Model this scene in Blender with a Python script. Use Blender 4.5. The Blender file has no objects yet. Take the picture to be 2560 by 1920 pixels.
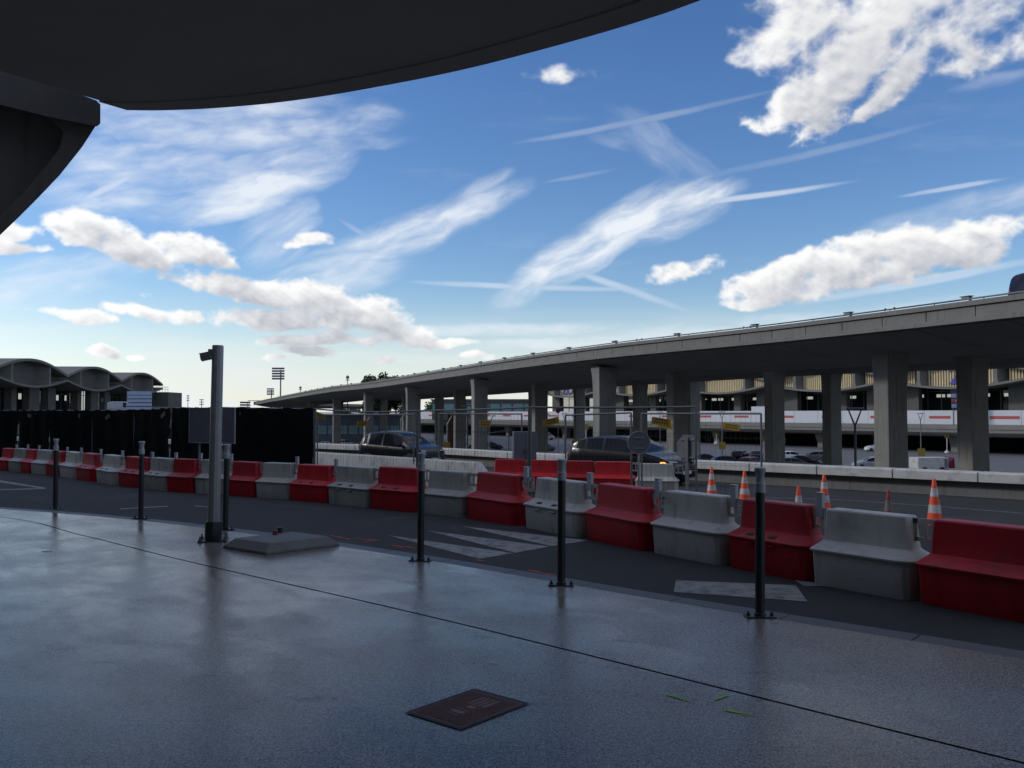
import bpy, bmesh, math, random
from mathutils import Vector, Matrix, noise as mnoise
R = math.radians
random.seed(7)
sc = bpy.context.scene
COL = sc.collection

# ------------------------------------------------------------------ camera
EYE, FPX, HORIZON = 1.64, 2170.0, 1033.0          # eye height, focal length and horizon row in photograph pixels (2560 wide)
PITCH = math.atan((HORIZON - 960.0) / FPX)
cam_d = bpy.data.cameras.new('camera'); cam = bpy.data.objects.new('camera', cam_d); COL.objects.link(cam)
cam.location = (0, 0, EYE); cam.rotation_euler = (R(90) + PITCH, 0, 0)
cam_d.sensor_width = 36.0; cam_d.lens = 36.0 * FPX / 2560.0
cam_d.clip_start = 0.05; cam_d.clip_end = 6000
sc.camera = cam
vs = sc.view_settings
vs.view_transform = 'Standard'; vs.look = 'None'; vs.gamma = 1.0; vs.exposure = 0.0; vs.use_curve_mapping = False
sc.cycles.max_bounces = 6; sc.cycles.diffuse_bounces = 3; sc.cycles.glossy_bounces = 3
sc.cycles.transmission_bounces = 4; sc.cycles.transparent_max_bounces = 8
sc.cycles.use_denoising = True
sc.cycles.sample_clamp_indirect = 4.0

SUN_AZ, SUN_EL = R(-82), R(25)                     # the sun stands low to the left; the terminal shades the near ground

# ------------------------------------------------------------------ world: sky with clouds
class E:
    """A shader socket with arithmetic."""
    nt = None
    def __init__(s, sock): s.s = sock
    @staticmethod
    def math(op, a, b=None, c=None, clamp=False):
        n = E.nt.nodes.new('ShaderNodeMath'); n.operation = op; n.use_clamp = clamp
        for i, v in enumerate((a, b, c)):
            if v is None: continue
            if isinstance(v, E): E.nt.links.new(v.s, n.inputs[i])
            else: n.inputs[i].default_value = float(v)
        return E(n.outputs[0])
    def __add__(a, b): return E.math('ADD', a, b)
    __radd__ = __add__
    def __sub__(a, b): return E.math('SUBTRACT', a, b)
    def __rsub__(a, b): return E.math('SUBTRACT', b, a)
    def __mul__(a, b): return E.math('MULTIPLY', a, b)
    __rmul__ = __mul__
    def __truediv__(a, b): return E.math('DIVIDE', a, b)
    def __neg__(a): return E.math('MULTIPLY', a, -1)
    def max(a, b): return E.math('MAXIMUM', a, b)
    def min(a, b): return E.math('MINIMUM', a, b)
    def smax(a, b, k): return E.math('SMOOTH_MAX', a, b, k)
    def clamp(a): return E.math('ADD', a, 0.0, clamp=True)
    def ramp(a, lo, hi):
        n = E.nt.nodes.new('ShaderNodeMapRange'); n.interpolation_type = 'SMOOTHSTEP'
        E.nt.links.new(a.s, n.inputs['Value'])
        n.inputs['From Min'].default_value = lo; n.inputs['From Max'].default_value = hi
        return E(n.outputs['Result'])
    @staticmethod
    def vec(x, y, z=0.0):
        n = E.nt.nodes.new('ShaderNodeCombineXYZ')
        for i, v in enumerate((x, y, z)):
            if isinstance(v, E): E.nt.links.new(v.s, n.inputs[i])
            else: n.inputs[i].default_value = float(v)
        return E(n.outputs[0])
    @staticmethod
    def noise(v, scale, detail=6, rough=0.55, dist=0.0):
        n = E.nt.nodes.new('ShaderNodeTexNoise'); n.noise_dimensions = '3D'
        E.nt.links.new(v.s, n.inputs['Vector'])
        n.inputs['Scale'].default_value = scale; n.inputs['Detail'].default_value = detail
        n.inputs['Roughness'].default_value = rough; n.inputs['Distortion'].default_value = dist
        return E(n.outputs['Fac'])
    @staticmethod
    def mix(f, a, b):
        n = E.nt.nodes.new('ShaderNodeMix'); n.data_type = 'RGBA'
        ins = [i for i in n.inputs if i.type == 'RGBA']
        if isinstance(f, E): E.nt.links.new(f.s, n.inputs[0])
        else: n.inputs[0].default_value = f
        for v, i in zip((a, b), ins):
            if isinstance(v, E): E.nt.links.new(v.s, i)
            else: i.default_value = (*v, 1)
        return E([o for o in n.outputs if o.type == 'RGBA'][0])

def sky_dir(px, py):
    """azimuth and elevation (tenths of a radian) of a point of the photograph's sky"""
    u, v = (px - 1280) / FPX, (960 - py) / FPX
    d = Vector((u, math.cos(PITCH) - v * math.sin(PITCH), math.sin(PITCH) + v * math.cos(PITCH))).normalized()
    return math.atan2(d.x, d.y) * 10, math.asin(d.z) * 10


import numpy as np
_rng = np.random.RandomState(11); _perm = _rng.permutation(4096).astype(np.int32)
_ang = _rng.rand(4096).astype(np.float32) * 2 * np.pi; _gx, _gy = np.cos(_ang), np.sin(_ang)
def perlin(x, y):
    xi, yi = np.floor(x), np.floor(y); fx, fy = (x - xi).astype(np.float32), (y - yi).astype(np.float32)
    xi, yi = xi.astype(np.int32), yi.astype(np.int32)
    def g(dx, dy):
        h = _perm[(_perm[(xi + dx) & 4095] + yi + dy) & 4095]; return _gx[h] * (fx - dx) + _gy[h] * (fy - dy)
    u, v = fx * fx * fx * (fx * (fx * 6 - 15) + 10), fy * fy * fy * (fy * (fy * 6 - 15) + 10)
    a = g(0, 0); b = g(1, 0); c = g(0, 1); d = g(1, 1)
    return (a + (b - a) * u) * (1 - v) + (c + (d - c) * u) * v
def fbm(x, y, octaves, rough=.55, seed=0.0, billow=False):
    t = 0; amp = 1.0; tot = 0
    for k in range(octaves):
        n = perlin(x + 17.3 * k + seed * 31.7, y - 9.1 * k + seed * 13.3)
        t = t + amp * (1 - 2.6 * np.abs(n) if billow else n * 1.55); tot += amp; amp *= rough; x = x * 2.03; y = y * 2.03
    return t / tot
def sstep(x, a, b):
    t = np.clip((x - a) / (b - a), 0, 1); return t * t * (3 - 2 * t)
# cumulus: px, py, half width, half height, tilt, weight (turned into azimuth and elevation)
CU = [(1400, 190, 34, 8, 4, .12), (2240, 20, 210, 84, 20, .95), (2020, 40, 140, 70, 8, .72), (2120, 170, 180, 92, 42, 1.1), (2000, 255, 110, 58, 15, 1.05), (1955, 80, 90, 60, 30, .85),
      (2260, 190, 85, 40, 35, .75), (2180, 270, 66, 28, 20, .8), (2440, 50, 150, 50, 25, .36), (2500, 130, 100, 30, 10, .26), (1900, 120, 60, 34, 20, .6),
      (2280, 622, 220, 54, 6, 1.1), (2060, 660, 150, 46, 18, 1.0), (1960, 715, 140, 48, 5, 1.05), (2120, 690, 170, 44, 4, 1.0), (1885, 758, 66, 18, 2, .85), (2420, 628, 100, 46, -12, 1.0),
      (300, 605, 165, 42, -14, 1.05), (480, 630, 110, 44, -6, 1.05), (190, 590, 55, 28, -10, .85),
      (590, 720, 160, 40, -10, 1.15), (790, 755, 190, 42, -6, 1.1), (670, 802, 140, 28, 2, 1.1), (900, 795, 130, 46, -6, 1.05), (980, 830, 100, 36, -12, .85), (800, 848, 110, 18, 4, .8), (960, 850, 110, 14, 0, .7),
      (780, 880, 66, 17, -4, 1.0), (775, 605, 56, 19, 4, 1.0), (360, 735, 30, 11, 4, .9), (390, 788, 95, 22, -6, 1.0), (185, 795, 78, 19, -6, .95), (30, 575, 60, 18, 4, .75), (30, 612, 60, 14, 0, .75),
      (1715, 672, 70, 16, 14, .3), (250, 880, 38, 12, -4, .9), (690, 897, 32, 9, 0, .8), (975, 898, 32, 10, 0, .75), (1200, 893, 34, 9, 0, .6), (340, 890, 20, 7, 0, .65), (1130, 860, 50, 10, 0, .5)]
CI = [(1500, 600, 300, 58, 30, 1.15, 24), (1650, 540, 210, 60, 16, 1.05, 16), (1840, 497, 260, 8, 4, 0.61, 5), (1010, 590, 330, 52, 22, 0.95, 20), (1130, 540, 180, 40, 36, 0.6, 34), (870, 650, 200, 26, 16, 0.8, 18),
      (610, 485, 240, 54, 18, 1, 12), (480, 400, 420, 110, 14, 0.85, 12), (600, 300, 380, 80, 4, 0.8, 6), (800, 360, 240, 24, 6, 0.6, 6), (700, 570, 110, 80, 40, 0.8, 34), (850, 690, 200, 50, 12, 0.7, 16), (740, 430, 150, 60, 20, 0.8, 16),
      (120, 700, 210, 60, 14, 0.8, 16), (1600, 302, 330, 9, 8, 0.22, 8), (1690, 400, 200, 50, -38, 0.36, -38), (1560, 345, 90, 30, -12, 0.34, -20), (1980, 395, 330, 10, 8, 0.16, 8), (2380, 470, 110, 6, 4, 0.45, 4), (1560, 722, 170, 11, -20, 0.54, -20),
      (1320, 718, 280, 9, -2, 0.47, -2), (2300, 705, 260, 12, 8, 0.4, 8), (2350, 560, 360, 50, 12, 0.55, 12), (270, 470, 80, 9, 32, 0.61, 32), (930, 600, 90, 9, -30, 0.29, -30), (1750, 840, 420, 36, 5, 0.7, 5), (1250, 825, 420, 18, 1, 0.7, 1), (1500, 850, 500, 18, 2, 0.7, 2), (2150, 790, 300, 18, 6, 0.6, 6), (2480, 205, 90, 16, 4, 0.3, 4), (1450, 440, 90, 6, 9, 0.14, 9)]
def clouds(U, V, oc):
    """colour (premultiplied) and cover of the clouds on a regular grid of azimuth U and elevation V (tenths of a radian)"""
    K = 10.0 / FPX; H, W = U.shape; u_ax, v_ax = U[0], V[:, 0]; f32 = np.float32
    wu = fbm(U * 1.7, V * 1.7, 3, .5, 5.0); wv = fbm(U * 1.7, V * 1.7, 3, .5, 6.0)
    def window(cu, cv, ru, rv):
        a, b = np.searchsorted(u_ax, (cu - ru, cu + ru)); c, d = np.searchsorted(v_ax, (cv - rv, cv + rv)); return slice(c, d), slice(a, b)
    def ellipse(px, py, rx, ry, rot, reach, warp=.13):
        cu, cv = sky_dir(px, py); c, s = math.cos(R(rot)), math.sin(R(rot)); rx, ry = rx * K, ry * K
        ru, rv = math.hypot(rx * c, ry * s) * reach + .15, math.hypot(rx * s, ry * c) * reach + .15
        w = window(cu, cv, ru, rv); du, dv = U[w] + wu[w] * warp - cu, V[w] + wv[w] * warp * .6 - cv
        return w, (du * c + dv * s) / rx, (dv * c - du * s) / ry
    m = np.full(U.shape, -2.4, f32); rel = np.zeros(U.shape, f32)
    for px, py, rx, ry, rot, wgt in CU:
        w, a, b = ellipse(px, py, rx, ry, rot, 2.2); e = wgt * (1 - (a * a + np.where(b < 0, b * 1.2, b) ** 2))
        up = e > m[w]; rel[w] = np.where(up, b, rel[w]); m[w] = np.maximum(m[w], e)
    out = np.maximum(sstep(np.abs(U), 5.8, 8.0), sstep(V, 5.0, 6.5))
    gen = fbm(U * .35, V * .8, 4, .55, 3.0) * 3.0 - .15 + (out - 1) * 4  # clouds added outside the view, thickened to whiten the ambient light
    m = np.maximum(m, gen)
    def noise(uu, vv, o): return fbm(uu * 2.4, vv * 3.4, o, .57, 1.0, True) * .9 + fbm(uu * 1.6, vv * 2.4, max(3, o - 2), .50, 12.0) * .8
    soft_v = sstep(V, 3.0, 4.0)
    n0 = noise(U, V, oc); n1 = noise(U - .05, V + .07, max(3, oc - 2))
    d0 = m * .85 + n0 * 1.05 - .30 - soft_v * .06
    soft = np.clip(sstep(V, 3.0, 4.0), 0, 1)                            # the high cloud at upper right is frayed, the others crisp
    alpha = sstep(d0, -.12, .62) * (1 - soft) + sstep(d0, -.40, 1.0) * soft
    # light crosses the cloud from the upper left: density gathered row by row from the top down
    dv = float(v_ax[1] - v_ax[0]); sh_px = int(round(.55 * dv / float(u_ax[1] - u_ax[0]) + .0)); dec = math.exp(-dv / .34)
    gath = np.zeros(U.shape, f32); run = np.zeros(W, f32); dd = np.clip(d0 + .05, 0, .9).astype(f32)
    for r_ in range(H - 1, -1, -1):
        run = np.roll(run, sh_px) * dec + dd[r_] * dv; gath[r_] = run
    relief = np.clip((n0 - n1) * .9, -.6, .6)
    shade = np.clip((1 - np.exp(-np.clip(gath - .05, 0, 9) * 6.5)) * 1.15 - relief * .5 * sstep(d0, .0, .4), 0, 1)
    shade = shade * (1 - soft * .45)
    cir = np.zeros(U.shape, f32); cache = {}
    for px, py, rx, ry, rot, wgt, nrot in CI:
        w, a, b = ellipse(px, py, rx * (1.15 if ry > 13 else 1.25), ry * 1.15, rot, 1.05, .06 if ry > 13 else .015)
        c, s = math.cos(R(nrot)), math.sin(R(nrot)); uu, vv = U[w], V[w]
        if uu.size < 4: continue
        p = uu * c + vv * s; q = vv * c - uu * s
        f = fbm(p * 1.1 + wu[w] * .2, q * 4.2 + wv[w] * .30, oc - 2, .58, nrot * .1); g = fbm(p * .8, q * 1.6, 3, .5, nrot * .13 + 4)
        e = np.clip(1 - (a * a + b * b), 0, 1)
        if ry > 13: amt = sstep(e, 0, .22) * sstep(e + f * .45, -.05, 1.1) * np.clip((.36 + .24 * (wgt > .9)) + f * .8 + g * .6 + e * .2, 0, 1)
        else: amt = np.clip(e * (1.05 + g * .8) + f * .4 - .10, 0, 1) * sstep(e, 0, .65)
        cir[w] = np.maximum(cir[w], amt * wgt)
    veil = sstep(fbm(U * .5 + V * .2, V * 2.6, oc - 1, .6, 8.0), .15, .85) * .15
    cir = np.clip(cir * .86 + veil * .6 * (1 - cir), 0, .93)
    low = 1 - sstep(V, 0, 1.6 + .9 * np.clip(1 - np.abs(U - SUN_AZ * 10) / 9, 0, 1)); bands = sstep(fbm(U * .55, V * 4.6, oc - 1, .6, 9.0), -.25, .5)
    hz = np.clip(low ** 1.2 * (bands * .42 + .66), 0, .985)
    def over(C, A, col, a):
        return C * (1 - a[..., None]) + col * a[..., None], A * (1 - a) + a
    Z = np.zeros((*U.shape, 3), f32); A = np.zeros(U.shape, f32)
    glow = np.clip(1 - np.abs(U - SUN_AZ * 10) / 12, 0, 1)[..., None]
    C, A = over(Z, A, np.array(HAZE_C, f32) * (1 + 1.1 * glow ** 1.5), hz)
    C, A = over(C, A, np.array((.86, .90, .95), f32) * CLOUD_W, cir)
    glow = np.clip(1 - np.abs(U - SUN_AZ * 10) / 12, 0, 1)[..., None]
    lit = np.array((1.0, .993, .98), f32) * CLOUD_W * (.97 + glow * .25)
    shd = np.array((.44, .46, .52), f32) * CLOUD_W
    t = shade[..., None]
    C, A = over(C, A, lit * (1 - t) + shd * t, alpha * .97)
    return C, A
def cloud_image(name, w, h, u0, u1, v0, v1, oc):
    U, V = np.meshgrid(np.linspace(u0, u1, w, dtype=np.float32), np.linspace(v0, v1, h, dtype=np.float32))
    C, A = clouds(U * 10, V * 10, oc)
    im = bpy.data.images.new(name, w, h, alpha=True, float_buffer=True); im.colorspace_settings.name = 'Non-Color'; im.alpha_mode = 'CHANNEL_PACKED'
    px = np.concatenate([C, A[..., None]], -1).astype(np.float32); im.pixels.foreach_set(px.ravel()); im.update(); im.pack()
    return im
def build_world():
    w = bpy.data.worlds.new('World'); sc.world = w; w.use_nodes = True
    nt = w.node_tree; nt.nodes.clear(); E.nt = nt
    out = nt.nodes.new('ShaderNodeOutputWorld'); bg = nt.nodes.new('ShaderNodeBackground')
    nt.links.new(bg.outputs[0], out.inputs[0])
    sky = nt.nodes.new('ShaderNodeTexSky'); sky.sky_type = 'NISHITA'; sky.sun_disc = False
    sky.sun_elevation = SUN_EL; sky.sun_rotation = SUN_AZ
    sky.air_density = SKY_AIR; sky.dust_density = SKY_DUST; sky.ozone_density = SKY_OZONE; sky.altitude = 100
    hsv = nt.nodes.new('ShaderNodeHueSaturation'); hsv.inputs['Saturation'].default_value = SKY_SAT; hsv.inputs['Hue'].default_value = SKY_HUE
    nt.links.new(sky.outputs[0], hsv.inputs['Color'])
    tc = nt.nodes.new('ShaderNodeTexCoord'); sx = nt.nodes.new('ShaderNodeSeparateXYZ')
    nt.links.new(tc.outputs['Generated'], sx.inputs[0])
    x, y, z = E(sx.outputs[0]), E(sx.outputs[1]), E(sx.outputs[2])
    az = E.math('ARCTAN2', x, y); el = E.math('ARCSINE', z).max(0.002)
    def layer(im, u0, u1, v0, v1):
        n = nt.nodes.new('ShaderNodeTexImage'); n.image = im; n.extension = 'EXTEND'; n.interpolation = 'Cubic' if im.size[0] > 1500 else 'Linear'
        nt.links.new(E.vec((az - u0) * (1 / (u1 - u0)), (el - v0) * (1 / (v1 - v0)), 0).s, n.inputs['Vector'])
        return E(n.outputs['Color']), E(n.outputs['Alpha'])
    F = (-.64, .64, 0.0, .54); G = (-math.pi, math.pi, 0.0, math.pi / 2)
    cf, af = layer(cloud_image('clouds_ahead', 1640, 692, *F, 8), *F)      # the same clouds at two resolutions
    cg, ag = layer(cloud_image('clouds_all_round', 1200, 300, *G, 5), *G)
    inside = (1.0 - E.math('ABSOLUTE', az).ramp(.60, .635)) * (1.0 - el.ramp(.50, .535))
    col = E.mix(inside, cg, cf); alp = ag + (af - ag) * inside
    def vmath(op, a, b):
        n = nt.nodes.new('ShaderNodeVectorMath'); n.operation = op
        nt.links.new(a.s, n.inputs[0])
        nt.links.new(b.s, n.inputs['Scale'] if op == 'SCALE' else n.inputs[1]); return E(n.outputs[0])
    tot = vmath('ADD', vmath('SCALE', E(hsv.outputs[0]), 1.0 - alp), col)
    nt.links.new(tot.s, bg.inputs['Color']); bg.inputs['Strength'].default_value = SKY_STR
    w.cycles.sampling_method = 'MANUAL'; w.cycles.sample_map_resolution = 512
    return w
SKY_STR, SKY_AIR, SKY_DUST, SKY_OZONE, SKY_SAT, SKY_HUE = 0.135, 1.0, 0.2, 2.4, 1.24, 0.511
CLOUD_W = 7.7
HAZE_C = (6.1, 6.3, 6.45)
build_world()

sun_d = bpy.data.lights.new('sun', 'SUN'); sun = bpy.data.objects.new('sun', sun_d); COL.objects.link(sun)
sun_d.energy = 1.3; sun_d.angle = R(5); sun_d.color = (1.0, 0.97, 0.93)
sdir = Vector((math.sin(SUN_AZ) * math.cos(SUN_EL), math.cos(SUN_AZ) * math.cos(SUN_EL), math.sin(SUN_EL)))
sun.rotation_euler = sdir.to_track_quat('Z', 'Y').to_euler()

# ------------------------------------------------------------------ helpers
def ray(px, py):
    u, v = (px - 1280) / FPX, (960 - py) / FPX
    return Vector((u, math.cos(PITCH) - v * math.sin(PITCH), math.sin(PITCH) + v * math.cos(PITCH)))
def at(px, py, depth):
    d = ray(px, py); return Vector((0, 0, EYE)) + d * (depth / d.y)
def on(px, py, z=0.0):
    d = ray(px, py); return Vector((0, 0, EYE)) + d * ((z - EYE) / d.z)

def catmull(pts, n):
    pts = [Vector(p) for p in pts]; out = []; m = len(pts) - 1
    P = [pts[0] * 2 - pts[1]] + pts + [pts[-1] * 2 - pts[-2]]
    for i in range(n):
        t = i / (n - 1) * m; k = min(int(t), m - 1); f = t - k
        a, b, c, d = P[k:k + 4]
        out.append(0.5 * ((2 * b) + (c - a) * f + (2 * a - 5 * b + 4 * c - d) * f * f + (3 * b - a - 3 * c + d) * f ** 3))
    return out
def by_length(pts, step=None, n=None):
    """points at even spacing along a polyline"""
    L = [0]
    for a, b in zip(pts, pts[1:]): L.append(L[-1] + (b - a).length)
    if n is None: n = max(2, int(L[-1] / step) + 1)
    out = []; k = 0
    for i in range(n):
        s = L[-1] * i / (n - 1) if step is None else min(i * step, L[-1])
        while k < len(L) - 2 and L[k + 1] < s: k += 1
        f = (s - L[k]) / max(1e-9, L[k + 1] - L[k]); out.append(pts[k].lerp(pts[k + 1], f))
    return out

class MB:
    """collects shapes, then becomes one mesh object"""
    def __init__(s): s.v = []; s.f = []
    def add(s, vs, fs, M=None):
        o = len(s.v); s.v += [tuple(M @ Vector(p)) if M else tuple(p) for p in vs]; s.f += [tuple(i + o for i in f) for f in fs]; return s
    def box(s, c, d, rz=0.0, M=None, taper=1.0):
        x, y, z = d[0] / 2, d[1] / 2, d[2] / 2; T = taper
        vs = [(-x, -y, -z), (x, -y, -z), (x, y, -z), (-x, y, -z), (-x * T, -y * T, z), (x * T, -y * T, z), (x * T, y * T, z), (-x * T, y * T, z)]
        m = Matrix.Translation(Vector(c)) @ Matrix.Rotation(rz, 4, 'Z')
        if M: m = M @ m
        return s.add(vs, [(0, 3, 2, 1), (4, 5, 6, 7), (0, 1, 5, 4), (1, 2, 6, 5), (2, 3, 7, 6), (3, 0, 4, 7)], m)
    def tube(s, a, b, r, n=8, r2=None, cap=True):
        a, b = Vector(a), Vector(b); d = (b - a)
        q = d.to_track_quat('Z', 'Y'); r2 = r if r2 is None else r2
        vs = [a + q @ Vector((r * math.cos(2 * math.pi * i / n), r * math.sin(2 * math.pi * i / n), 0)) for i in range(n)]
        vs += [b + q @ Vector((r2 * math.cos(2 * math.pi * i / n), r2 * math.sin(2 * math.pi * i / n), 0)) for i in range(n)]
        fs = [(i, (i + 1) % n, (i + 1) % n + n, i + n) for i in range(n)]
        if cap: fs += [tuple(range(n - 1, -1, -1)), tuple(range(n, 2 * n))]
        return s.add(vs, fs)
    def path(s, pts, r, n=6):
        for a, b in zip(pts, pts[1:]): s.tube(a, b, r, n)
        return s
    def lathe(s, prof, n=16, c=(0, 0, 0), M=None):
        vs = []; fs = []; c = Vector(c)
        for r, z in prof:
            vs += [c + Vector((r * math.cos(2 * math.pi * i / n), r * math.sin(2 * math.pi * i / n), z)) for i in range(n)]
        for k in range(len(prof) - 1):
            fs += [(k * n + i, k * n + (i + 1) % n, (k + 1) * n + (i + 1) % n, (k + 1) * n + i) for i in range(n)]
        fs += [tuple(range(n - 1, -1, -1)), tuple(range((len(prof) - 1) * n, len(prof) * n))]
        return s.add(vs, fs, M)
    def loft(s, rings, cap=True, closed=True, M=None):
        n = len(rings[0]); vs = [p for r in rings for p in r]; fs = []
        for k in range(len(rings) - 1):
            for i in range(n if closed else n - 1):
                j = (i + 1) % n; fs.append((k * n + i, k * n + j, (k + 1) * n + j, (k + 1) * n + i))
        if cap: fs += [tuple(range(n - 1, -1, -1)), tuple(range((len(rings) - 1) * n, len(rings) * n))]
        return s.add(vs, fs, M)
    def prism(s, outline, a, b, axis='y', M=None):
        """outline of 2-d points pulled out between a and b along an axis"""
        f = {'y': lambda p, t: (p[0], t, p[1]), 'x': lambda p, t: (t, p[0], p[1]), 'z': lambda p, t: (p[0], p[1], t)}[axis]
        return s.loft([[f(p, a) for p in outline], [f(p, b) for p in outline]], True, True, M)
    def build(s, name, mat, parent=None, smooth=None, bevel=0.0, loc=None, rz=None, fix=True):
        me = bpy.data.meshes.new(name); me.from_pydata(s.v, [], s.f); me.update()
        if fix:
            bm = bmesh.new(); bm.from_mesh(me); bmesh.ops.recalc_face_normals(bm, faces=bm.faces); bm.to_mesh(me); bm.free()
        o = bpy.data.objects.new(name, me); COL.objects.link(o)
        if mat: me.materials.append(mat)
        if smooth is not None:
            for p in me.polygons: p.use_smooth = True
            if smooth < 179: me.set_sharp_from_angle(angle=R(smooth))
        if bevel:
            b = o.modifiers.new('bevel', 'BEVEL'); b.width = bevel; b.segments = 2; b.limit_method = 'ANGLE'; b.angle_limit = R(40)
            b.harden_normals = False
        if parent: o.parent = parent
        if loc is not None: o.location = loc
        if rz is not None: o.rotation_euler = (0, 0, rz)
        return o
def sheet(pts2, zf, name, mat, parent=None):
    """flat polygon laid at height zf(x, y)"""
    m = MB(); m.v = [(p[0], p[1], zf(p[0], p[1])) for p in pts2]; m.f = [tuple(range(len(pts2)))]
    o = m.build(name, mat, parent, fix=False)
    me = o.data
    if me.polygons[0].normal.z < 0: me.flip_normals()
    return o
def tag(o, label=None, cat=None, group=None, kind=None):
    if label: o['label'] = label
    if cat: o['category'] = cat
    if group: o['group'] = group
    if kind: o['kind'] = kind
    return o
def thing(name, label, cat, loc=(0, 0, 0), rz=0.0, group=None):
    o = bpy.data.objects.new(name, None); COL.objects.link(o); o.empty_display_size = 0.2
    o.location = loc; o.rotation_euler = (0, 0, rz); return tag(o, label, cat, group)
def copy_tree(o, parent=None):
    c = o.copy(); COL.objects.link(c); c.parent = parent
    for ch in [k for k in o.children]: copy_tree(ch, c)
    return c
ORD = ['first', 'second', 'third', 'fourth', 'fifth', 'sixth', 'seventh', 'eighth', 'ninth', 'tenth', 'eleventh', 'twelfth', 'thirteenth', 'fourteenth']

# ------------------------------------------------------------------ materials
def pm(name, col, rough=0.7, var=0.18, scale=3.0, bump=0.15, bscale=60.0, metal=0.0, spec=0.5, streak=0.0, fine=0.0, coat=0.0, dirt=None, dirt_lo=0.5, dirt_hi=0.75, dirt_scale=1.3, aniso_z=1.0, rvar=0.12, objrand=0.0, scuff=None):
    m = bpy.data.materials.new(name); m.use_nodes = True; nt = m.node_tree; E.nt = nt
    b = nt.nodes['Principled BSDF']
    g = nt.nodes.new('ShaderNodeNewGeometry'); sx = nt.nodes.new('ShaderNodeSeparateXYZ'); nt.links.new(g.outputs['Position'], sx.inputs[0])
    X, Y, Z = (E(sx.outputs[i]) for i in range(3))
    P = E.vec(X, Y, Z * aniso_z)
    n = E.noise(P, scale, 7, 0.62)
    k = (n - 0.5) * (2 * var * 2.2) + 1.0
    if objrand: k = k * (E(nt.nodes.new('ShaderNodeObjectInfo').outputs['Random']) * (2 * objrand) + (1.0 - objrand))
    if streak: k = k * (1.0 - E.noise(E.vec(X * 3.1, Y * 3.1, Z * .22), 2.2, 5, .6).ramp(.5, .8) * streak)
    if fine: k = k * (1.0 + (E.noise(P, bscale * 1.2, 2, .6) - 0.5) * (fine * 4))
    base = E.mix(0.0, col, col)
    if dirt is not None:
        base = E.mix(E.noise(P, dirt_scale, 6, .65, .3).ramp(dirt_lo, dirt_hi), col, dirt)
    if scuff is not None:
        sn = E.noise(E.vec(X * 3.0 + Z * 1.5, Y * 3.0, Z * 16), 1.6, 6, .7).ramp(.60, .70) * E.noise(P, 1.7, 3, .5).ramp(.42, .62)
        base = E.mix(sn * .6, base, scuff)
    vm = nt.nodes.new('ShaderNodeVectorMath'); vm.operation = 'SCALE'
    nt.links.new(base.s, vm.inputs[0]); nt.links.new(k.s, vm.inputs['Scale'])
    nt.links.new(vm.outputs[0], b.inputs['Base Color'])
    rr = (n - 0.5) * (rvar * 3) + rough
    nt.links.new(rr.max(0.04).min(1.0).s, b.inputs['Roughness'])
    b.inputs['Metallic'].default_value = metal; b.inputs['Specular IOR Level'].default_value = spec
    if coat: b.inputs['Coat Weight'].default_value = coat; b.inputs['Coat Roughness'].default_value = 0.05
    if bump:
        bp = nt.nodes.new('ShaderNodeBump'); bp.inputs['Strength'].default_value = bump; bp.inputs['Distance'].default_value = 0.02
        nt.links.new(E.noise(P, bscale, 4, .6).s, bp.inputs['Height']); nt.links.new(bp.outputs[0], b.inputs['Normal'])
    return m
def glass(name, col, rough=0.05, trans=0.0):
    m = bpy.data.materials.new(name); m.use_nodes = True; b = m.node_tree.nodes['Principled BSDF']
    b.inputs['Base Color'].default_value = (*col, 1); b.inputs['Roughness'].default_value = rough; b.inputs['Specular IOR Level'].default_value = 0.6
    b.inputs['Transmission Weight'].default_value = trans; b.inputs['IOR'].default_value = 1.1 if trans else 1.5
    return m
def emit(name, col, s):
    m = bpy.data.materials.new(name); m.use_nodes = True; b = m.node_tree.nodes['Principled BSDF']
    b.inputs['Base Color'].default_value = (*col, 1); b.inputs['Emission Color'].default_value = (*col, 1); b.inputs['Emission Strength'].default_value = s
    return m

M = {}
M['asphalt'] = pm('asphalt', (0.038, 0.038, 0.038), 0.85, 0.25, 0.9, 0.5, 90, spec=0.22, fine=0.3, dirt=(0.058, 0.056, 0.053), dirt_scale=.7)
M['asphalt_far'] = pm('parking_asphalt', (0.14, 0.14, 0.145), 0.8, 0.14, 0.25, 0.2, 30, spec=0.3, dirt=(0.12, 0.12, 0.12), dirt_scale=.12)
M['paint'] = pm('road_paint', (0.24, 0.24, 0.23), 0.75, 0.2, 4.0, 0.4, 90, dirt=(0.10, 0.098, 0.095), dirt_scale=6, dirt_lo=.44, dirt_hi=.68, fine=.4)
M['kerb'] = pm('kerb_granite', (0.075, 0.075, 0.078), 0.55, 0.2, 2.0, 0.3, 120, fine=.25, spec=.4)
M['concrete'] = pm('concrete', (0.205, 0.198, 0.178), 0.85, 0.14, 0.7, 0.25, 25, streak=0.35, spec=.3)
M['concrete_dark'] = pm('weathered_concrete', (0.19, 0.185, 0.175), 0.85, 0.16, 0.6, 0.2, 18, streak=0.35, spec=.3)
M['concrete_col'] = pm('column_concrete', (0.235, 0.225, 0.205), 0.85, 0.16, 0.8, 0.25, 20, streak=0.5, spec=.3)
M['coping'] = pm('coping_concrete', (0.52, 0.515, 0.49), 0.8, 0.12, 2.0, 0.25, 60, dirt=(.27, .265, .25), dirt_scale=2.5, spec=.3, fine=.08)
M['canopy'] = pm('canopy_concrete', (0.48, 0.475, 0.46), 0.8, 0.12, 0.5, 0.15, 12, spec=.3)
M['bracket'] = pm('bracket_concrete', (0.26, 0.255, 0.245), 0.8, 0.12, 0.9, 0.15, 14, spec=.3, streak=.3)
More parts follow.
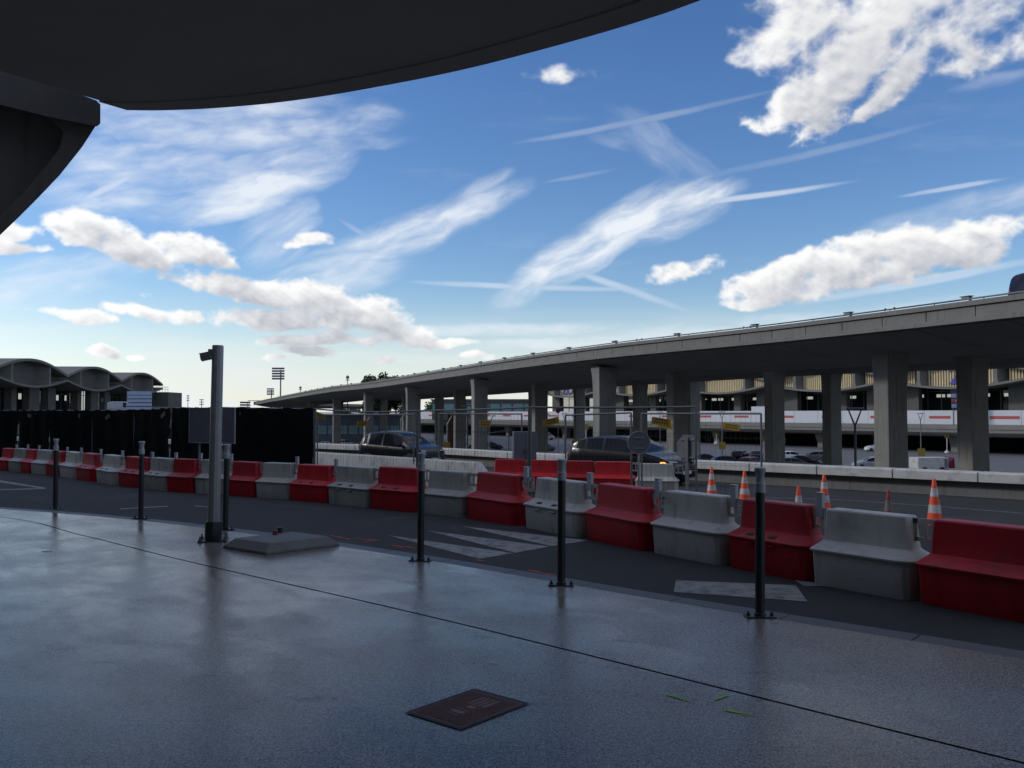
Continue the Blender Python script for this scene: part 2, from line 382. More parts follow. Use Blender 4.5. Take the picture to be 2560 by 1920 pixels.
M['hoarding'] = pm('white_hoarding', (0.56, 0.57, 0.59), 0.6, 0.05, 0.6, 0.0, 10, dirt=(.5, .5, .5), dirt_scale=.3, dirt_lo=.6, dirt_hi=.8)
M['dark'] = pm('dark_void', (0.02, 0.02, 0.022), 0.9, 0.1, 1, 0)  # near-black colour stands for shade in undercroft, halls and gaps; also dark joints
M['black_metal'] = pm('anthracite_metal', (0.018, 0.022, 0.026), 0.42, 0.15, 20, 0.05, 200, spec=.45)
M['galv'] = pm('galvanised_steel', (0.27, 0.275, 0.285), 0.42, 0.16, 14, 0.06, 90, metal=0.25)
M['galv_dull'] = pm('dull_galvanised_steel', (0.14, 0.145, 0.155), 0.55, 0.18, 8, 0.06, 90, metal=0.2)
M['white_cap'] = pm('grey_sleeve', (0.36, 0.38, 0.42), 0.4, 0.1, 20, 0.05, 90)

# ---------------------------------------------------------------- curves of the raised road
KERB = [(9.0, 1.2), (6.0, 3.5), (3.44, 5.83), (1.45, 7.55), (-1.04, 9.83), (-3.4, 11.75), (-5.8, 13.4), (-8.8, 14.95), (-13, 16.6), (-20, 18.6), (-32, 21), (-60, 24)]
GROOVE = [(8.5, -1.7), (5.5, 1.15), (1.9, 4.61), (-.66, 7.06), (-3.67, 9.75), (-5.8, 11.75), (-8.2, 13.85), (-13, 16.0), (-20, 18.1), (-32, 20.5), (-60, 23.4)]
WALL = [(27, 12), (20, 19), (14.3, 24.3), (6.8, 31.1), (1.0, 37), (-3.5, 42.2), (-10, 48), (-17, 53), (-27, 58.5), (-40, 64), (-60, 70), (-90, 76)]
kerb = [p.to_2d() for p in catmull([(*p, 0) for p in KERB], 140)]
groove = [p.to_2d() for p in catmull([(*p, 0) for p in GROOVE], 140)]
wall = by_length(catmull([(*p, 0) for p in WALL], 300), n=140)
def segs(c):
    a = np.array([(p[0], p[1]) for p in c]); return a[:-1], a[1:] - a[:-1]
_seg = {}
def near(c, x, y):
    k = id(c)
    if k not in _seg: _seg[k] = (segs(c), c)
    (A, D), _ = _seg[k]; q = np.array((x, y)) - A
    t = np.clip((q * D).sum(1) / np.maximum(1e-9, (D * D).sum(1)), 0, 1)
    return float(np.sqrt(((q - D * t[:, None]) ** 2).sum(1).min()))
kerb_c, wall_c = kerb[::3], wall[::3]
ZT = [(0, -.10), (.16, -.10), (.51, -.40), (.82, -.62), (1.0, -.78)]
def zroad(x, y):
    k, w = near(kerb_c, x, y), near(wall_c, x, y); t = k / (k + w)
    for (a, za), (b, zb) in zip(ZT, ZT[1:]):
        if t <= b: return za + (zb - za) * (t - a) / (b - a)
    return ZT[-1][1]
def onroad(px, py):
    p = on(px, py, -.1)
    for _ in range(12): p = on(px, py, zroad(p.x, p.y))
    return p
def strip(name, A, B, za, zb, mat, nb=1, zf=None, lift=0.0, parent=None):
    m = MB(); n = len(A)
    for a, b in zip(A, B):
        for j in range(nb + 1):
            p = Vector(a).to_2d().lerp(Vector(b).to_2d(), j / nb)
            z = zf(p.x, p.y) + lift if zf else za + (zb - za) * j / nb
            m.v.append((p.x, p.y, z))
    w = nb + 1
    for i in range(n - 1):
        for j in range(nb): m.f.append((i * w + j, (i + 1) * w + j, (i + 1) * w + j + 1, i * w + j + 1))
    o = m.build(name, mat, parent, fix=False)
    if o.data.polygons[0].normal.z < 0: o.data.flip_normals()
    return o
def offset(c, d):
    out = []
    for i, p in enumerate(c):
        a, b = c[max(0, i - 1)], c[min(len(c) - 1, i + 1)]
        t = Vector((b[0] - a[0], b[1] - a[1])).normalized(); out.append(Vector((p[0] + t.y * d, p[1] - t.x * d)))
    return out

# ground of the car park: one sheet to the horizon
m = MB(); NG = 24
gx = [-3000, -1200, -500, -250, -120, -60, 0, 60, 120, 250, 500, 1200, 3000]; gy = [-200, 0, 40, 80, 120, 160, 220, 320, 500, 900, 1800, 4500]
m.v = [(x, y, -5.0) for y in gy for x in gx]; w = len(gx)
m.f = [(j * w + i, j * w + i + 1, (j + 1) * w + i + 1, (j + 1) * w + i) for j in range(len(gy) - 1) for i in range(w - 1)]
tag(m.build('ground', M['asphalt_far'], fix=False), kind='structure')

# pavement, with a real joint between its two sheets
def pavement_mat():
    m = bpy.data.materials.new('wet_resin_pavement'); m.use_nodes = True; nt = m.node_tree; E.nt = nt; b = nt.nodes['Principled BSDF']
    g = nt.nodes.new('ShaderNodeNewGeometry'); sx = nt.nodes.new('ShaderNodeSeparateXYZ'); nt.links.new(g.outputs['Position'], sx.inputs[0])
    X, Y, Z = (E(sx.outputs[i]) for i in range(3)); P = E.vec(X, Y, Z)
    grit = E.noise(P, 80, 3, .8); grit2 = E.noise(P, 30, 2, .6)
    big = E.noise(P, .55, 5, .6, .4); mid = E.noise(P, 2.3, 6, .65, .5)
    stretch = E.noise(E.vec(X * .9 + Y * .9, Y * .35 - X * .35, 4.0), 1.6, 6, .6, .6)
    wet = (big * .5 + mid * .25 + stretch * .45).ramp(.44, .78)               # 0 wet film, 1 dry
    stain = E.noise(E.vec(X * .6, Y * 1.8, 9.0), 1.7, 6, .6, .8).ramp(.57, .70) * E.noise(P, 7.0, 4, .6).ramp(.38, .6)
    k = (1.0 + (grit - .5) * 6.5 + (grit2 - .5) * 1.6) * (0.90 + wet * .10 + (mid - .5) * .22) * (1.0 - stain * .45) * (1.0 - E.noise(P, 5.5, 1, .5).ramp(.735, .755) * .5)
    vm = nt.nodes.new('ShaderNodeVectorMath'); vm.operation = 'SCALE'; vm.inputs[0].default_value = (0.185, 0.160, 0.137)
    nt.links.new(k.max(.12).s, vm.inputs['Scale']); nt.links.new(vm.outputs[0], b.inputs['Base Color'])
    nt.links.new((0.11 + wet * .17 + (grit - .5) * .25).max(.08).s, b.inputs['Roughness'])
    chip = ((grit - .5) * 5.5 + (grit2 - .5) * 1.8 + .5).clamp()
    nt.links.new(((.09 + chip * .31) * (1.0 - stain * .5)).s, b.inputs['Specular IOR Level'])
    b.inputs['Specular Tint'].default_value = (1.0, .87, .72, 1)
    bp = nt.nodes.new('ShaderNodeBump'); bp.inputs['Distance'].default_value = 0.006
    nt.links.new((wet * .22 + .10).s, bp.inputs['Strength']); nt.links.new((grit + grit2 * .7 + mid * 1.2).s, bp.inputs['Height']); nt.links.new(bp.outputs[0], b.inputs['Normal'])
    return m
M['pave'] = pavement_mat()
g_out, g_in = offset(groove, 0.013), offset(groove, -0.013)
if (g_out[0] - kerb[0]).length > (g_in[0] - kerb[0]).length: g_out, g_in = g_in, g_out
pave = strip('pavement', kerb, g_out, 0, 0, M['pave'], 6); tag(pave, kind='structure')
back = [p + Vector((-15, -17)) for p in groove]
tag(strip('pavement_by_the_terminal', g_in, back, 0, 0, M['pave'], 20), kind='structure')
tag(strip('pavement_bed', kerb, back, -.016, -.016, M['dark'], 4), kind='structure')
# kerb stones (each its own piece) with a real step to the road
k_out = offset(kerb, 0.28)
if near(groove, *k_out[60]) < near(groove, *kerb[60]): k_out = offset(kerb, -0.28); ks = -1
else: ks = 1
kp = by_length([Vector((*p, 0)) for p in kerb], step=1.0)
kroot = thing('kerb', 'long kerb of dark grey stones edging the pavement behind the bollards', 'kerb')
for i in range(len(kp) - 1):
    a, b = kp[i], kp[i + 1]
    if a.x < -34: break
    t = (b - a).normalized(); nrm = Vector((t.y, -t.x, 0)) * ks; a2, b2 = a + t * .004, b - t * .004
    mb = MB(); q = [a2, b2, b2 + nrm * .27, a2 + nrm * .27]
    mb.loft([[p + Vector((0, 0, -.3)) for p in q], [p + Vector((0, 0, -.008)) for p in q]])
    mb.build('kerb_stone', M['kerb'], kroot, bevel=.008)
# road
road_o = offset(kerb, 0.24 * ks); wall2 = [p.to_2d() for p in wall]
tag(strip('road', road_o, wall2, 0, 0, M['asphalt'], 26, zroad), kind='structure')

# painted markings
def marking(name, pts, label=None):
    q = [onroad(*p) for p in pts]; o = sheet([(p.x, p.y) for p in q], lambda x, y: zroad(x, y) + .005, name, M['paint']); return tag(o, kind='structure')
for pts in ([(970, 1339), (1198, 1398), (1285, 1384)], [(1067, 1327), (1289, 1383), (1374, 1367)], [(1155, 1316), (1378, 1366), (1472, 1352)],
            [(1690, 1452), (1989, 1464), (2019, 1505), (1684, 1481)], [(1986, 1451), (2036, 1458), (2110, 1466), (2010, 1466)],
            [(2255, 1455), (2290, 1450), (2330, 1500), (2260, 1500)], [(2370, 1520), (2430, 1528), (2560, 1556), (2450, 1537)],
            [(0, 1201), (115, 1220), (113, 1223), (0, 1206)], [(0, 1223.5), (113, 1220.5), (112, 1223), (0, 1226)],
            [(300, 1272), (420, 1265), (421, 1267), (302, 1274)], [(487, 1264), (530, 1268), (530, 1270), (487, 1266)]):
    marking('road_marking', pts)
def painted_line(pts, width, name='lane_line'):
    q = [onroad(*p) for p in pts]; c = by_length([Vector((p.x, p.y, 0)) for p in q], n=24)
    A, B = offset([p.to_2d() for p in c], width / 2), offset([p.to_2d() for p in c], -width / 2)
    return tag(strip(name, A, B, 0, 0, M['paint'], 1, zroad, .005), kind='structure')
painted_line([(1700, 1230), (1868, 1243), (2100, 1250), (2340, 1266), (2560, 1284)], .10)

# low wall beside the car park with coping blocks
lw = thing('low_wall', 'low concrete wall with pale coping blocks along the far side of the road', 'wall')
wl = by_length(wall, step=0.8)
zt = lambda p: zroad(p.x, p.y) + .70
m = MB(); rings = []
for i, p in enumerate(wl):
    a, b = wl[max(0, i - 1)], wl[min(len(wl) - 1, i + 1)]; t = (b - a).normalized(); nn = Vector((t.y, -t.x, 0))
    z0 = -.78
    rings.append([Vector((p.x, p.y, -5.1)) + nn * .0, Vector((p.x, p.y, z0 + .45)) + nn * .0, Vector((p.x, p.y, z0 + .45)) + nn * .34, Vector((p.x, p.y, -5.1)) + nn * .34])
outw = 1 if near(kerb_c, *(wl[40].to_2d() + Vector((1, 1)) * .5)) > near(kerb_c, *wl[40].to_2d()) else -1
m.loft(rings, True, True); m.build('wall_body', M['concrete_dark'], lw)
cp = by_length(wall, step=2.35)
for i in range(len(cp) - 1):
    a, b = cp[i], cp[i + 1]; t = (b - a).normalized(); nn = Vector((t.y, -t.x, 0)); a2, b2 = a + t * .018, b - t * .018
    lo, hi = -.19 - .14, -.05
    side = -1 if near(kerb_c, *(a + nn).to_2d()) > near(kerb_c, *a.to_2d()) else 1     # nn side that faces the road
    F = nn * side
    q = [(-.16, lo), (-.16, hi - .03), (-.12, hi), (.50, hi), (.52, hi - .03), (.52, lo)]
    mk = lambda p: [p - F * (d - .1) * 1.0 + Vector((0, 0, z)) for d, z in q]
    mb = MB(); mb.loft([mk(a2), mk(b2)]); mb.build('coping_block', M['coping'], lw, bevel=.012)

# ---------------------------------------------------------------- our terminal: canopy overhead, bracket at left, wall behind
ter = thing('terminal_canopy', 'dark concrete terminal roof with curved edge hanging over the pavement', 'building')
CAN = [(at(px, py, 1) - Vector((0, 0, EYE))) for px, py in ((318, 272), (400, 272.5), (500, 269), (600, 262), (700, 252), (820, 235), (940, 214), (1070, 189), (1200, 160), (1350, 121), (1500, 79), (1620, 42), (1740, 0))]
ZC = 4.6
ce = [Vector((d.x, d.y, d.z)) * ((ZC - EYE) / d.z) for d in CAN]; ce = [Vector((p.x, p.y, 0)) for p in ce]
t_end = (ce[-1] - ce[-3]).normalized()
ce += [ce[-1] + Vector((1.2, -1.15, 0)), ce[-1] + Vector((2.6, -2.7, 0)), ce[-1] + Vector((4.2, -4.8, 0)), ce[-1] + Vector((6.5, -8.5, 0)), ce[-1] + Vector((8, -13, 0)), ce[-1] + Vector((9, -22, 0))]
ce = catmull(ce, 90)
lft = ce[0]; jd = (on(0, 178, ZC) - Vector((lft.x, lft.y, ZC))); jd.z = 0; jd.normalize()
inner = [lft + jd * (30 * i / 89) for i in range(90)]
cm = MB()
def canopy_soffit(p, q, f):
    r = p.lerp(q, f); return Vector((r.x, r.y, ZC + .55 * math.sin(min(1, f * 3) * math.pi / 2) * (1 if f > 0 else 0)))
N2 = 14
for p, q in zip(ce, inner):
    for j in range(N2 + 1):
        f = (j / N2) ** 1.6
        r = p.lerp(q, f); up = (r - p).length
        cm.v.append((r.x, r.y, ZC + .002))
w = N2 + 1
for i in range(89):
    for j in range(N2): cm.f.append((i * w + j, (i + 1) * w + j, (i + 1) * w + j + 1, i * w + j + 1))
cm.build('soffit', M['canopy'], ter, smooth=30)
fm = MB(); rings = []
for p, q in zip(ce, inner):
    d = (q - p); d = d.normalized() if d.length > .01 else jd
    rings.append([p + d * .28 + Vector((0, 0, ZC - .014)), p + Vector((0, 0, ZC - .014)), p - d * .05 + Vector((0, 0, ZC + .10)), p - d * .07 + Vector((0, 0, ZC + .36)), p + d * .25 + Vector((0, 0, ZC + .36))])
fm.loft(rings, True, True); fm.build('roof_edge', M['canopy'], ter, smooth=40)
tm = MB(); tm.v = [(p.x, p.y, ZC + 1.1) for p in ce] + [(p.x, p.y, ZC + 1.1) for p in inner]
tm.f = [(i, i + 1, 91 + i, 90 + i) for i in range(89)]
tm.build('roof_top', M['concrete_dark'], ter)
sm = MB(); sm.v = [(p.x, p.y, z) for p in ce for z in (ZC + .36, ZC + 1.1)]
sm.f = [(2 * i, 2 * i + 2, 2 * i + 3, 2 * i + 1) for i in range(89)]; sm.build('roof_side', M['concrete_dark'], ter)
# unseen terminal facade behind the viewer, sized to block light on the near ground
wd = Vector((0.68, -0.73, 0)); wn = Vector((.73, .68, 0)); wc = Vector((-4.5, -6.0, 0))
bm_ = MB(); bm_.box(wc + Vector((0, 0, 8.2)), (220, .4, 16.4), math.atan2(wd.y, wd.x)); bm_.build('rear_wall', M['concrete_dark'], ter)
# bracket of the neighbouring roof bay at left
br = thing('roof_bracket', 'massive dark concrete roof bracket curving down at the upper left corner', 'building')
DB = 8.7
def bp(px, py, dd=0): p = at(px, py, DB + dd); return (p.x, p.z)
top = [bp(-420, 88), bp(0, 192), bp(120, 223), bp(238, 253), bp(248, 262)]
side = [bp(248, 309), bp(243, 316)]
curve = [bp(205, 368), bp(150, 437), bp(95, 495), bp(45, 545), bp(0, 588), bp(-90, 665), bp(-190, 760), bp(-270, 880), bp(-310, 1000), bp(-330, 1180), bp(-330, 1456)]
foot = [bp(-560, 1456), bp(-560, 700)]
beam = [bp(-420, 40), bp(0, 160), bp(195, 236), bp(238, 252), bp(248, 262), bp(248, 309), bp(240, 316), bp(120, 292), bp(0, 262), bp(-420, 170)]
SK = -.60                                                        # the bracket points away to the left
skew = lambda pts, y: [(p[0] + SK * (y - DB), y, p[1] + .33 * (y - DB)) for k_, p in enumerate(pts)]
mb = MB(); mb.loft([skew(beam, DB - .10), skew(beam, DB + 2.2)]); mb.build('beam', M['bracket'], br)
rim_o = [bp(240, 314), bp(205, 368), bp(150, 437), bp(95, 495), bp(45, 545), bp(0, 588), bp(-90, 665), bp(-190, 760), bp(-270, 880), bp(-310, 1000), bp(-330, 1180), bp(-330, 1456)]
rim_i = [bp(120, 290), bp(160, 330), bp(150, 372), bp(105, 432), bp(55, 492), bp(0, 546), bp(-110, 635), bp(-220, 735), bp(-310, 860), bp(-350, 990), bp(-380, 1180), bp(-380, 1456)]
rm = MB()
for yy in (DB, DB + 1.5): rm.v += skew(rim_o, yy) + skew(rim_i, yy)
n = len(rim_o)
for i in range(n - 1):
    rm.f += [(i, i + 1, n + i + 1, n + i), (2 * n + i, 3 * n + i, 3 * n + i + 1, 2 * n + i + 1), (i, 2 * n + i, 2 * n + i + 1, i + 1), (n + i, n + i + 1, 3 * n + i + 1, 3 * n + i)]
rm.build('rim', M['bracket'], br, smooth=40)
pn = MB(); pl_ = [bp(-420, 165)] + [bp(0, 260), bp(122, 288)] + rim_i[1:] + [bp(-900, 1456), bp(-900, 165)]; pn.loft([skew(pl_, DB + .22), skew(pl_, DB + 1.4)]); pn.build('recessed_panel', M['bracket'], br)

# ---------------------------------------------------------------- viaducts
def viaduct(label, EDGE, zfun, width, panels, joint_step, col_pairs, col_gap, rail=True, lamps=True, side=1):
    v = thing('viaduct', label, 'bridge')
    e = by_length(catmull([(*p, 0) for p in EDGE], 400), step=1.0)
    T = []
    for i in range(len(e)):
        a, b = e[max(0, i - 1)], e[min(len(e) - 1, i + 1)]; T.append((b - a).normalized())
    NN = [Vector((t.y, -t.x, 0)) for t in T]                    # to the right of travel = away from the camera
    prof = [(0.16, -.76), (.16, -.92), (.8, -1.05), (1.8, -1.22), (2.8, -1.38), (3.6, -1.47), (4.4, -1.5)]
    full = prof + [(width - d, z) for d, z in reversed(prof)] + [(width, -.3), (width - .3, -.3), (.3, -.3)]
    rings = [[p + n * d + Vector((0, 0, zfun(p) + z)) for d, z in full] for p, n in zip(e, NN)]
    mb = MB(); mb.loft(rings); mb.build('deck', M['concrete_dark'], v, smooth=35)
    # lip bands running along the edge, panels between
    for nm, q in (('edge_coping', [(-.12, -.20), (-.12, -.02), (-.07, 0), (.24, 0), (.24, -.20)]), ('edge_band', [(-.12, -.84), (-.12, -.66), (-.08, -.64), (.2, -.64), (.2, -.84)])):
        mb = MB(); mb.loft([[p + n * d + Vector((0, 0, zfun(p) + z)) for d, z in q] for p, n in zip(e, NN)]); mb.build(nm, M['concrete'], v)
    js = by_length(e, step=joint_step); far = MB(); sj = MB()
    for i in range(0, len(e), 2 if rail else 6):
        if e[i].y > 150 or (rail and i % 4): continue
        p, n, t = e[i], NN[i], T[i]
        sj.loft([[p + n * d + t * w_ + Vector((0, 0, zfun(p) + z - .004)) for w_ in (-.02, .02)] for d, z in prof], cap=False, closed=False)
    tag(sj.build('soffit_joints', M['dark'], v, fix=False), kind='stuff')
    EA = np.array([tuple(q) for q in e])
    def frame(p): return NN[int(((EA - np.array(p)) ** 2).sum(1).argmin())]
    for i in range(len(js) - 1):
        a, b = js[i], js[i + 1]; t = (b - a).normalized(); na, nb = frame(a), frame(b); a2, b2 = a + t * .02, b - t * .02
        q = [(-.015, -.638), (-.015, -.205), (.18, -.205), (.18, -.638)]
        mk = lambda p, n: [p + n * d + Vector((0, 0, zfun(p) + z)) for d, z in q]
        if i < panels:
            mb = MB(); mb.loft([mk(a2, na), mk(b2, nb)]); mb.build('edge_panel', M['concrete'], v)
        else: far.loft([mk(a2, na), mk(b2, nb)])
    if far.v: tag(far.build('far_edge_panels', M['concrete'], v), kind='stuff')
    mb = MB(); mb.loft([[p + n * d + Vector((0, 0, zfun(p) + z)) for d, z in ((width - .15, -.6), (width - .15, 0), (width + .1, 0), (width + .1, -.84), (width - .15, -.84))] for p, n in zip(e, NN)]); mb.build('rear_edge', M['concrete'], v)
    if rail:
        mb = MB(); rp = [p + n * .06 + Vector((0, 0, zfun(p) + .085)) for p, n in zip(e, NN)]
        rp = [q for q in rp if q.y < 200]
        mb.path(rp[::2], .035, 6); mb.build('rail', M['galv_dull'], v, smooth=60)
        br_ = by_length(rp, step=2.2); c_ = 0
        mb = MB()
        for k, q in enumerate(br_):
            if q.y > 130: break
            mb.tube(q - Vector((0, 0, .09)), q, .02, 5)
        tag(mb.build('rail_stands', M['galv_dull'], v), kind='stuff')
        for k in range(1, len(br_), 4):
            q = br_[k]
            if q.y > 110: break
            t = (br_[k] - br_[k - 1]).normalized(); mb = MB()
            mb.tube(q - t * .28, q + t * .28, .028, 6); mb.tube(q - t * .28 - Vector((0, 0, .03)), q - t * .22 + Vector((0, 0, .06)), .04, 6); mb.tube(q + t * .22 + Vector((0, 0, .06)), q + t * .28 - Vector((0, 0, .03)), .04, 6)
            mb.build('cable_clamp', M['black_metal'], v)
    if lamps:
        lp = by_length([p + n * .35 + Vector((0, 0, zfun(p))) for p, n in zip(e, NN)], step=.5)
        k0 = min(range(1, len(lp)), key=lambda k: abs(1280 + FPX * lp[k].x / lp[k].y - 2131))
        for k in range(k0 % 12 or 12, len(lp), 12):
            q = lp[k]
            if q.y > 170: break
            t = (lp[k] - lp[k - 1]).normalized(); mt = Matrix.Translation(q + Vector((0, 0, .20))) @ Matrix.Rotation(math.atan2(t.y, t.x), 4, 'Z')
            mb = MB(); mb.box((0, 0, -.02), (.36, .2, .08), M=mt, taper=.92); mb.box((0, 0, .035), (.46, .26, .03), M=mt); mb.box((-.15, 0, -.12), (.04, .14, .16), M=mt)
            mb.build('edge_light', M['galv_dull'], v, bevel=.01)
    for px, d in col_pairs:
        base = Vector(((px - 1280) / FPX * d, d, 0)); i = min(range(len(e)), key=lambda k: (e[k] - base).length_squared); nn, tt = NN[i], T[i]
        for gidx in (0, 1):
            c = base + nn * col_gap * gidx; mt = Matrix.Translation((c.x, c.y, 0)) @ Matrix.Rotation(math.atan2(tt.y, tt.x), 4, 'Z')
            zt_ = zfun(c) - 1.42; mb = MB(); ring = []
            for z, sx_, sy_ in ((-5.1, .45, .68), (zt_ - 2.2, .43, .65), (zt_ - 1.0, .45, .67), (zt_ - .35, .50, .70), (zt_ + .15, .56, .75)):
                ring.append([(-sx_, -sy_, z), (sx_, -sy_, z), (sx_, sy_, z), (-sx_, sy_, z)])
            mb.loft(ring, True, True, mt); mb.build('column', M['concrete_col'], v, bevel=.04)
    return v
E1 = [(29, 2), (26.2, 12), (22.3, 23), (18.7, 31.5), (13.6, 42.2), (9.4, 49.5), (5.5, 56.5), (-.2, 69.6), (-10.4, 96.5), (-20, 122), (-33, 150), (-50, 190), (-65, 226), (-73.5, 252), (-72, 290), (-60, 330)]
def z1(p):
    y = p.y
    return 6.0 if y < 140 else 6.0 - min(1, (y - 140) / 110) ** 1.0 * 1.25
viaduct('long curved concrete viaduct crossing the view with railing and edge lights', E1, z1, 16.5, 44, 2.22,
        [(2226, 42), (1511, 58.5), (1199, 80), (1030, 105), (922, 131), (842, 158), (779, 185), (722, 212), (2980, 26)], 6.0)
E2 = [(47, 26), (39, 44), (30, 56), (21.5, 64.5), (12.5, 82), (4, 103), (-4.5, 128), (-14, 156), (-26, 190), (-40, 230)]
viaduct('second concrete viaduct standing in shade behind the long curved one', E2, lambda p: 6.35, 12.5, 0, 4.4,
        [(1936, 68), (1600, 92), (1335, 117), (1098, 142), (960, 170), (2700, 52)], 6.6, rail=False, lamps=False)

# ---------------------------------------------------------------- street furniture materials
def plastic(name, col, dirtc, scf, rough=.48):
    return pm(name, col, rough, .12, 1.6, .12, 35, dirt=dirtc, dirt_scale=2.2, dirt_lo=.48, dirt_hi=.78, streak=.35, spec=.35, objrand=.2, scuff=scf)
M['red_plastic'] = plastic('red_plastic', (0.42, 0.013, 0.020), (0.25, 0.020, 0.024), (0.30, 0.10, 0.10))
M['white_plastic'] = plastic('white_plastic', (0.42, 0.41, 0.375), (0.27, 0.262, 0.238), (0.14, 0.13, 0.12))
M['slot'] = pm('slot_shade_and_frame', (0.03, 0.028, 0.03), .8, .1, 3, 0)  # near-black standing for shade in slots, notches and key hole; also manhole frame
M['cone_o'] = pm('cone_orange', (0.85, 0.085, 0.02), .5, .1, 6, .05, 60, dirt=(.45, .06, .03), dirt_scale=6)
M['cone_w'] = pm('cone_reflective_white', (0.55, 0.55, 0.55), .35, .1, 9, .05, 60, dirt=(.3, .28, .27), dirt_scale=9, dirt_lo=.4)
M['cone_r'] = pm('cone_dirty_red', (0.28, 0.03, 0.03), .6, .15, 6, .05, 60, dirt=(.12, .03, .03), dirt_scale=6)
M['cone_g'] = pm('cone_dirty_grey', (0.16, 0.14, 0.14), .6, .15, 6, .05, 60)
M['rubber'] = pm('black_rubber', (0.015, 0.015, 0.016), .7, .1, 10, .1, 60)
M['net'] = pm('black_debris_netting', (0.008, 0.0095, 0.0095), 1.0, .4, 3, .6, 60, spec=.05)
M['yellow'] = pm('yellow_sign', (0.28, 0.18, 0.015), .5, .12, 8, 0, dirt=(.35, .24, .03), dirt_scale=8)
M['sign_print'] = pm('black_print', (0.03, 0.028, 0.01), .6, .1, 10, 0)
M['wire'] = pm('fence_wire', (.045, .047, .05), .6, .1, 5, 0, spec=.2)
M['grey_board'] = pm('faded_grey_board', (.15, .14, .125), .6, .15, 8, 0)
M['sign_back'] = pm('sign_back_alloy', (0.13, 0.14, 0.165), .5, .12, 4, .03, 40, metal=.35)
M['block'] = pm('dark_mortar', (0.15, 0.15, 0.148), .85, .2, 5, .5, 50, fine=.2)
M['manhole'] = pm('manhole_iron', (0.20, 0.10, 0.088), .55, .2, 12, .3, 120, spec=.4)
M['green_spray'] = pm('green_spray', (0.22, 0.60, 0.02), .8, .3, 40, .2, 90, dirt=(.12, .16, .10), dirt_scale=60, dirt_lo=.56, dirt_hi=.7)
M['orange_spray'] = pm('orange_spray', (0.50, 0.07, 0.03), .8, .4, 30, .2, 90, dirt=(.06, .055, .05), dirt_scale=26, dirt_lo=.47, dirt_hi=.6)

# ---------------------------------------------------------------- water-filled barriers
def plan(w, al, ar, nose):
    pts = [(-al, -w + .03), (-al + .03, -w)]
    pts += [(-al + (ar - nose + al) * k, -w) for k in (.3, .6, .85)]
    for k in range(9):
        a = -math.pi / 2 + math.pi * k / 8
        x, y = ar - nose + nose * math.cos(a), w * math.sin(a)
        sq = abs(math.sin(a)) ** .6 * (1 if y >= 0 else -1); pts.append((x, w * sq))
    pts += [(-al + (ar - nose + al) * k, w) for k in (.85, .6, .3)]
    pts += [(-al + .03, w), (-al, w - .03), (-al + .03, .05), (-al + .03, -.05)]
    return pts
LEV = [(0, .250, .505, .505, .11), (.02, .257, .51, .51, .12), (.345, .270, .522, .535, .17), (.352, .270, .522, .537, .17), (.356, .293, .54, .56, .20), (.374, .295, .54, .56, .20), (.380, .288, .537, .555, .20),
       (.44, .150, .498, .475, .09), (.458, .128, .49, .445, .05), (.48, .122, .486, .435, .045), (.62, .114, .478, .42, .04), (.758, .106, .468, .405, .035), (.772, .098, .462, .40, .03), (.776, .085, .456, .392, .03)]
def barrier_body():
    mb = MB(); mb.loft([[(x, y, z) for x, y in plan(w, al, ar, ns)] for z, w, al, ar, ns in LEV]); return mb
proto = {}
def barrier_proto(colour, slots, pin):
    key = (colour, slots, pin)
    if key in proto: return copy_tree(proto[key])
    mat = M[colour + '_plastic']
    r = thing('water_barrier', '', 'barrier')
    if 'body' not in proto: proto['body'] = {}
    if colour not in proto['body']:
        o = barrier_body().build('body', mat, r, smooth=22, bevel=.006); proto['body'][colour] = o.data
        o.modifiers.clear()
    else:
        o = bpy.data.objects.new('body', proto['body'][colour]); COL.objects.link(o); o.parent = r
    # hooked tail plate that joins to the next barrier
    h = MB(); h.box((.52, 0, .735), (.26, .016, .05)); h.box((.52, 0, .56), (.26, .016, .04)); h.box((.425, 0, .65), (.05, .016, .22)); h.box((.53, 0, .65), (.03, .014, .2)); h.box((.635, 0, .655), (.03, .016, .2))
    h.build('hook_plate', M['white_plastic'], r)
    for x in (-.37, .10): lg = MB(); lg.box((x, -.238, .02), (.05, .02, .05)); lg.build('foot_notch', M['slot'], r)
    if slots:
        for x in (-.24, .06):
            s_ = MB(); z = .416; s_.box((x, -.222, z), (.085, .05, .010), M=Matrix.Translation((0, -.222, .409)) @ Matrix.Rotation(R(23), 4, 'X') @ Matrix.Translation((0, .222, -.414))); 
            o = s_.build('lifting_slot_shade', M['slot'], r); o.rotation_euler = (0, 0, 0)
            t_ = MB(); t_.box((x + .02, -.282, .322), (.12, .03, .014)); t_.build('slot_lip', mat, r)
    if pin:
        p_ = MB(); p_.box((.50, .0, .785), (.072, .05, .25)); p_.box((.50, 0, .912), (.08, .058, .012)); p_.build('joint_post', M['white_cap'], r, bevel=.004)
    proto[key] = r
    return r
ROW = [('red', 2304, 1509), ('white', 2039, 1460), ('red', 1828.5, 1418), ('white', 1634, 1383), ('red', 1467, 1348), ('white', 1313.5, 1319), ('red', 1171, 1296), ('white', 1052, 1283), ('red', 929, 1270.7),
       ('white', 824, 1259), ('red', 729, 1250), ('white', 643.5, 1244), ('red', 565, 1238), ('white', 490, 1233), ('red', 419, 1229), ('white', 362, 1222), ('red', 298.6, 1215), ('white', 241, 1207), ('red', 194, 1199),
       ('white', 150, 1192), ('red', 116, 1188), ('white', 81, 1184), ('red', 52, 1181), ('white', 23, 1178), ('red', -6, 1175), ('white', -34, 1172)]
fl = [onroad(px, py) for c, px, py in ROW]                     # front-left foot of each
fl0 = fl[0] + (fl[0] - fl[1]) * 1.02
place = ['at the right edge of the picture', 'next to the right edge of the picture']
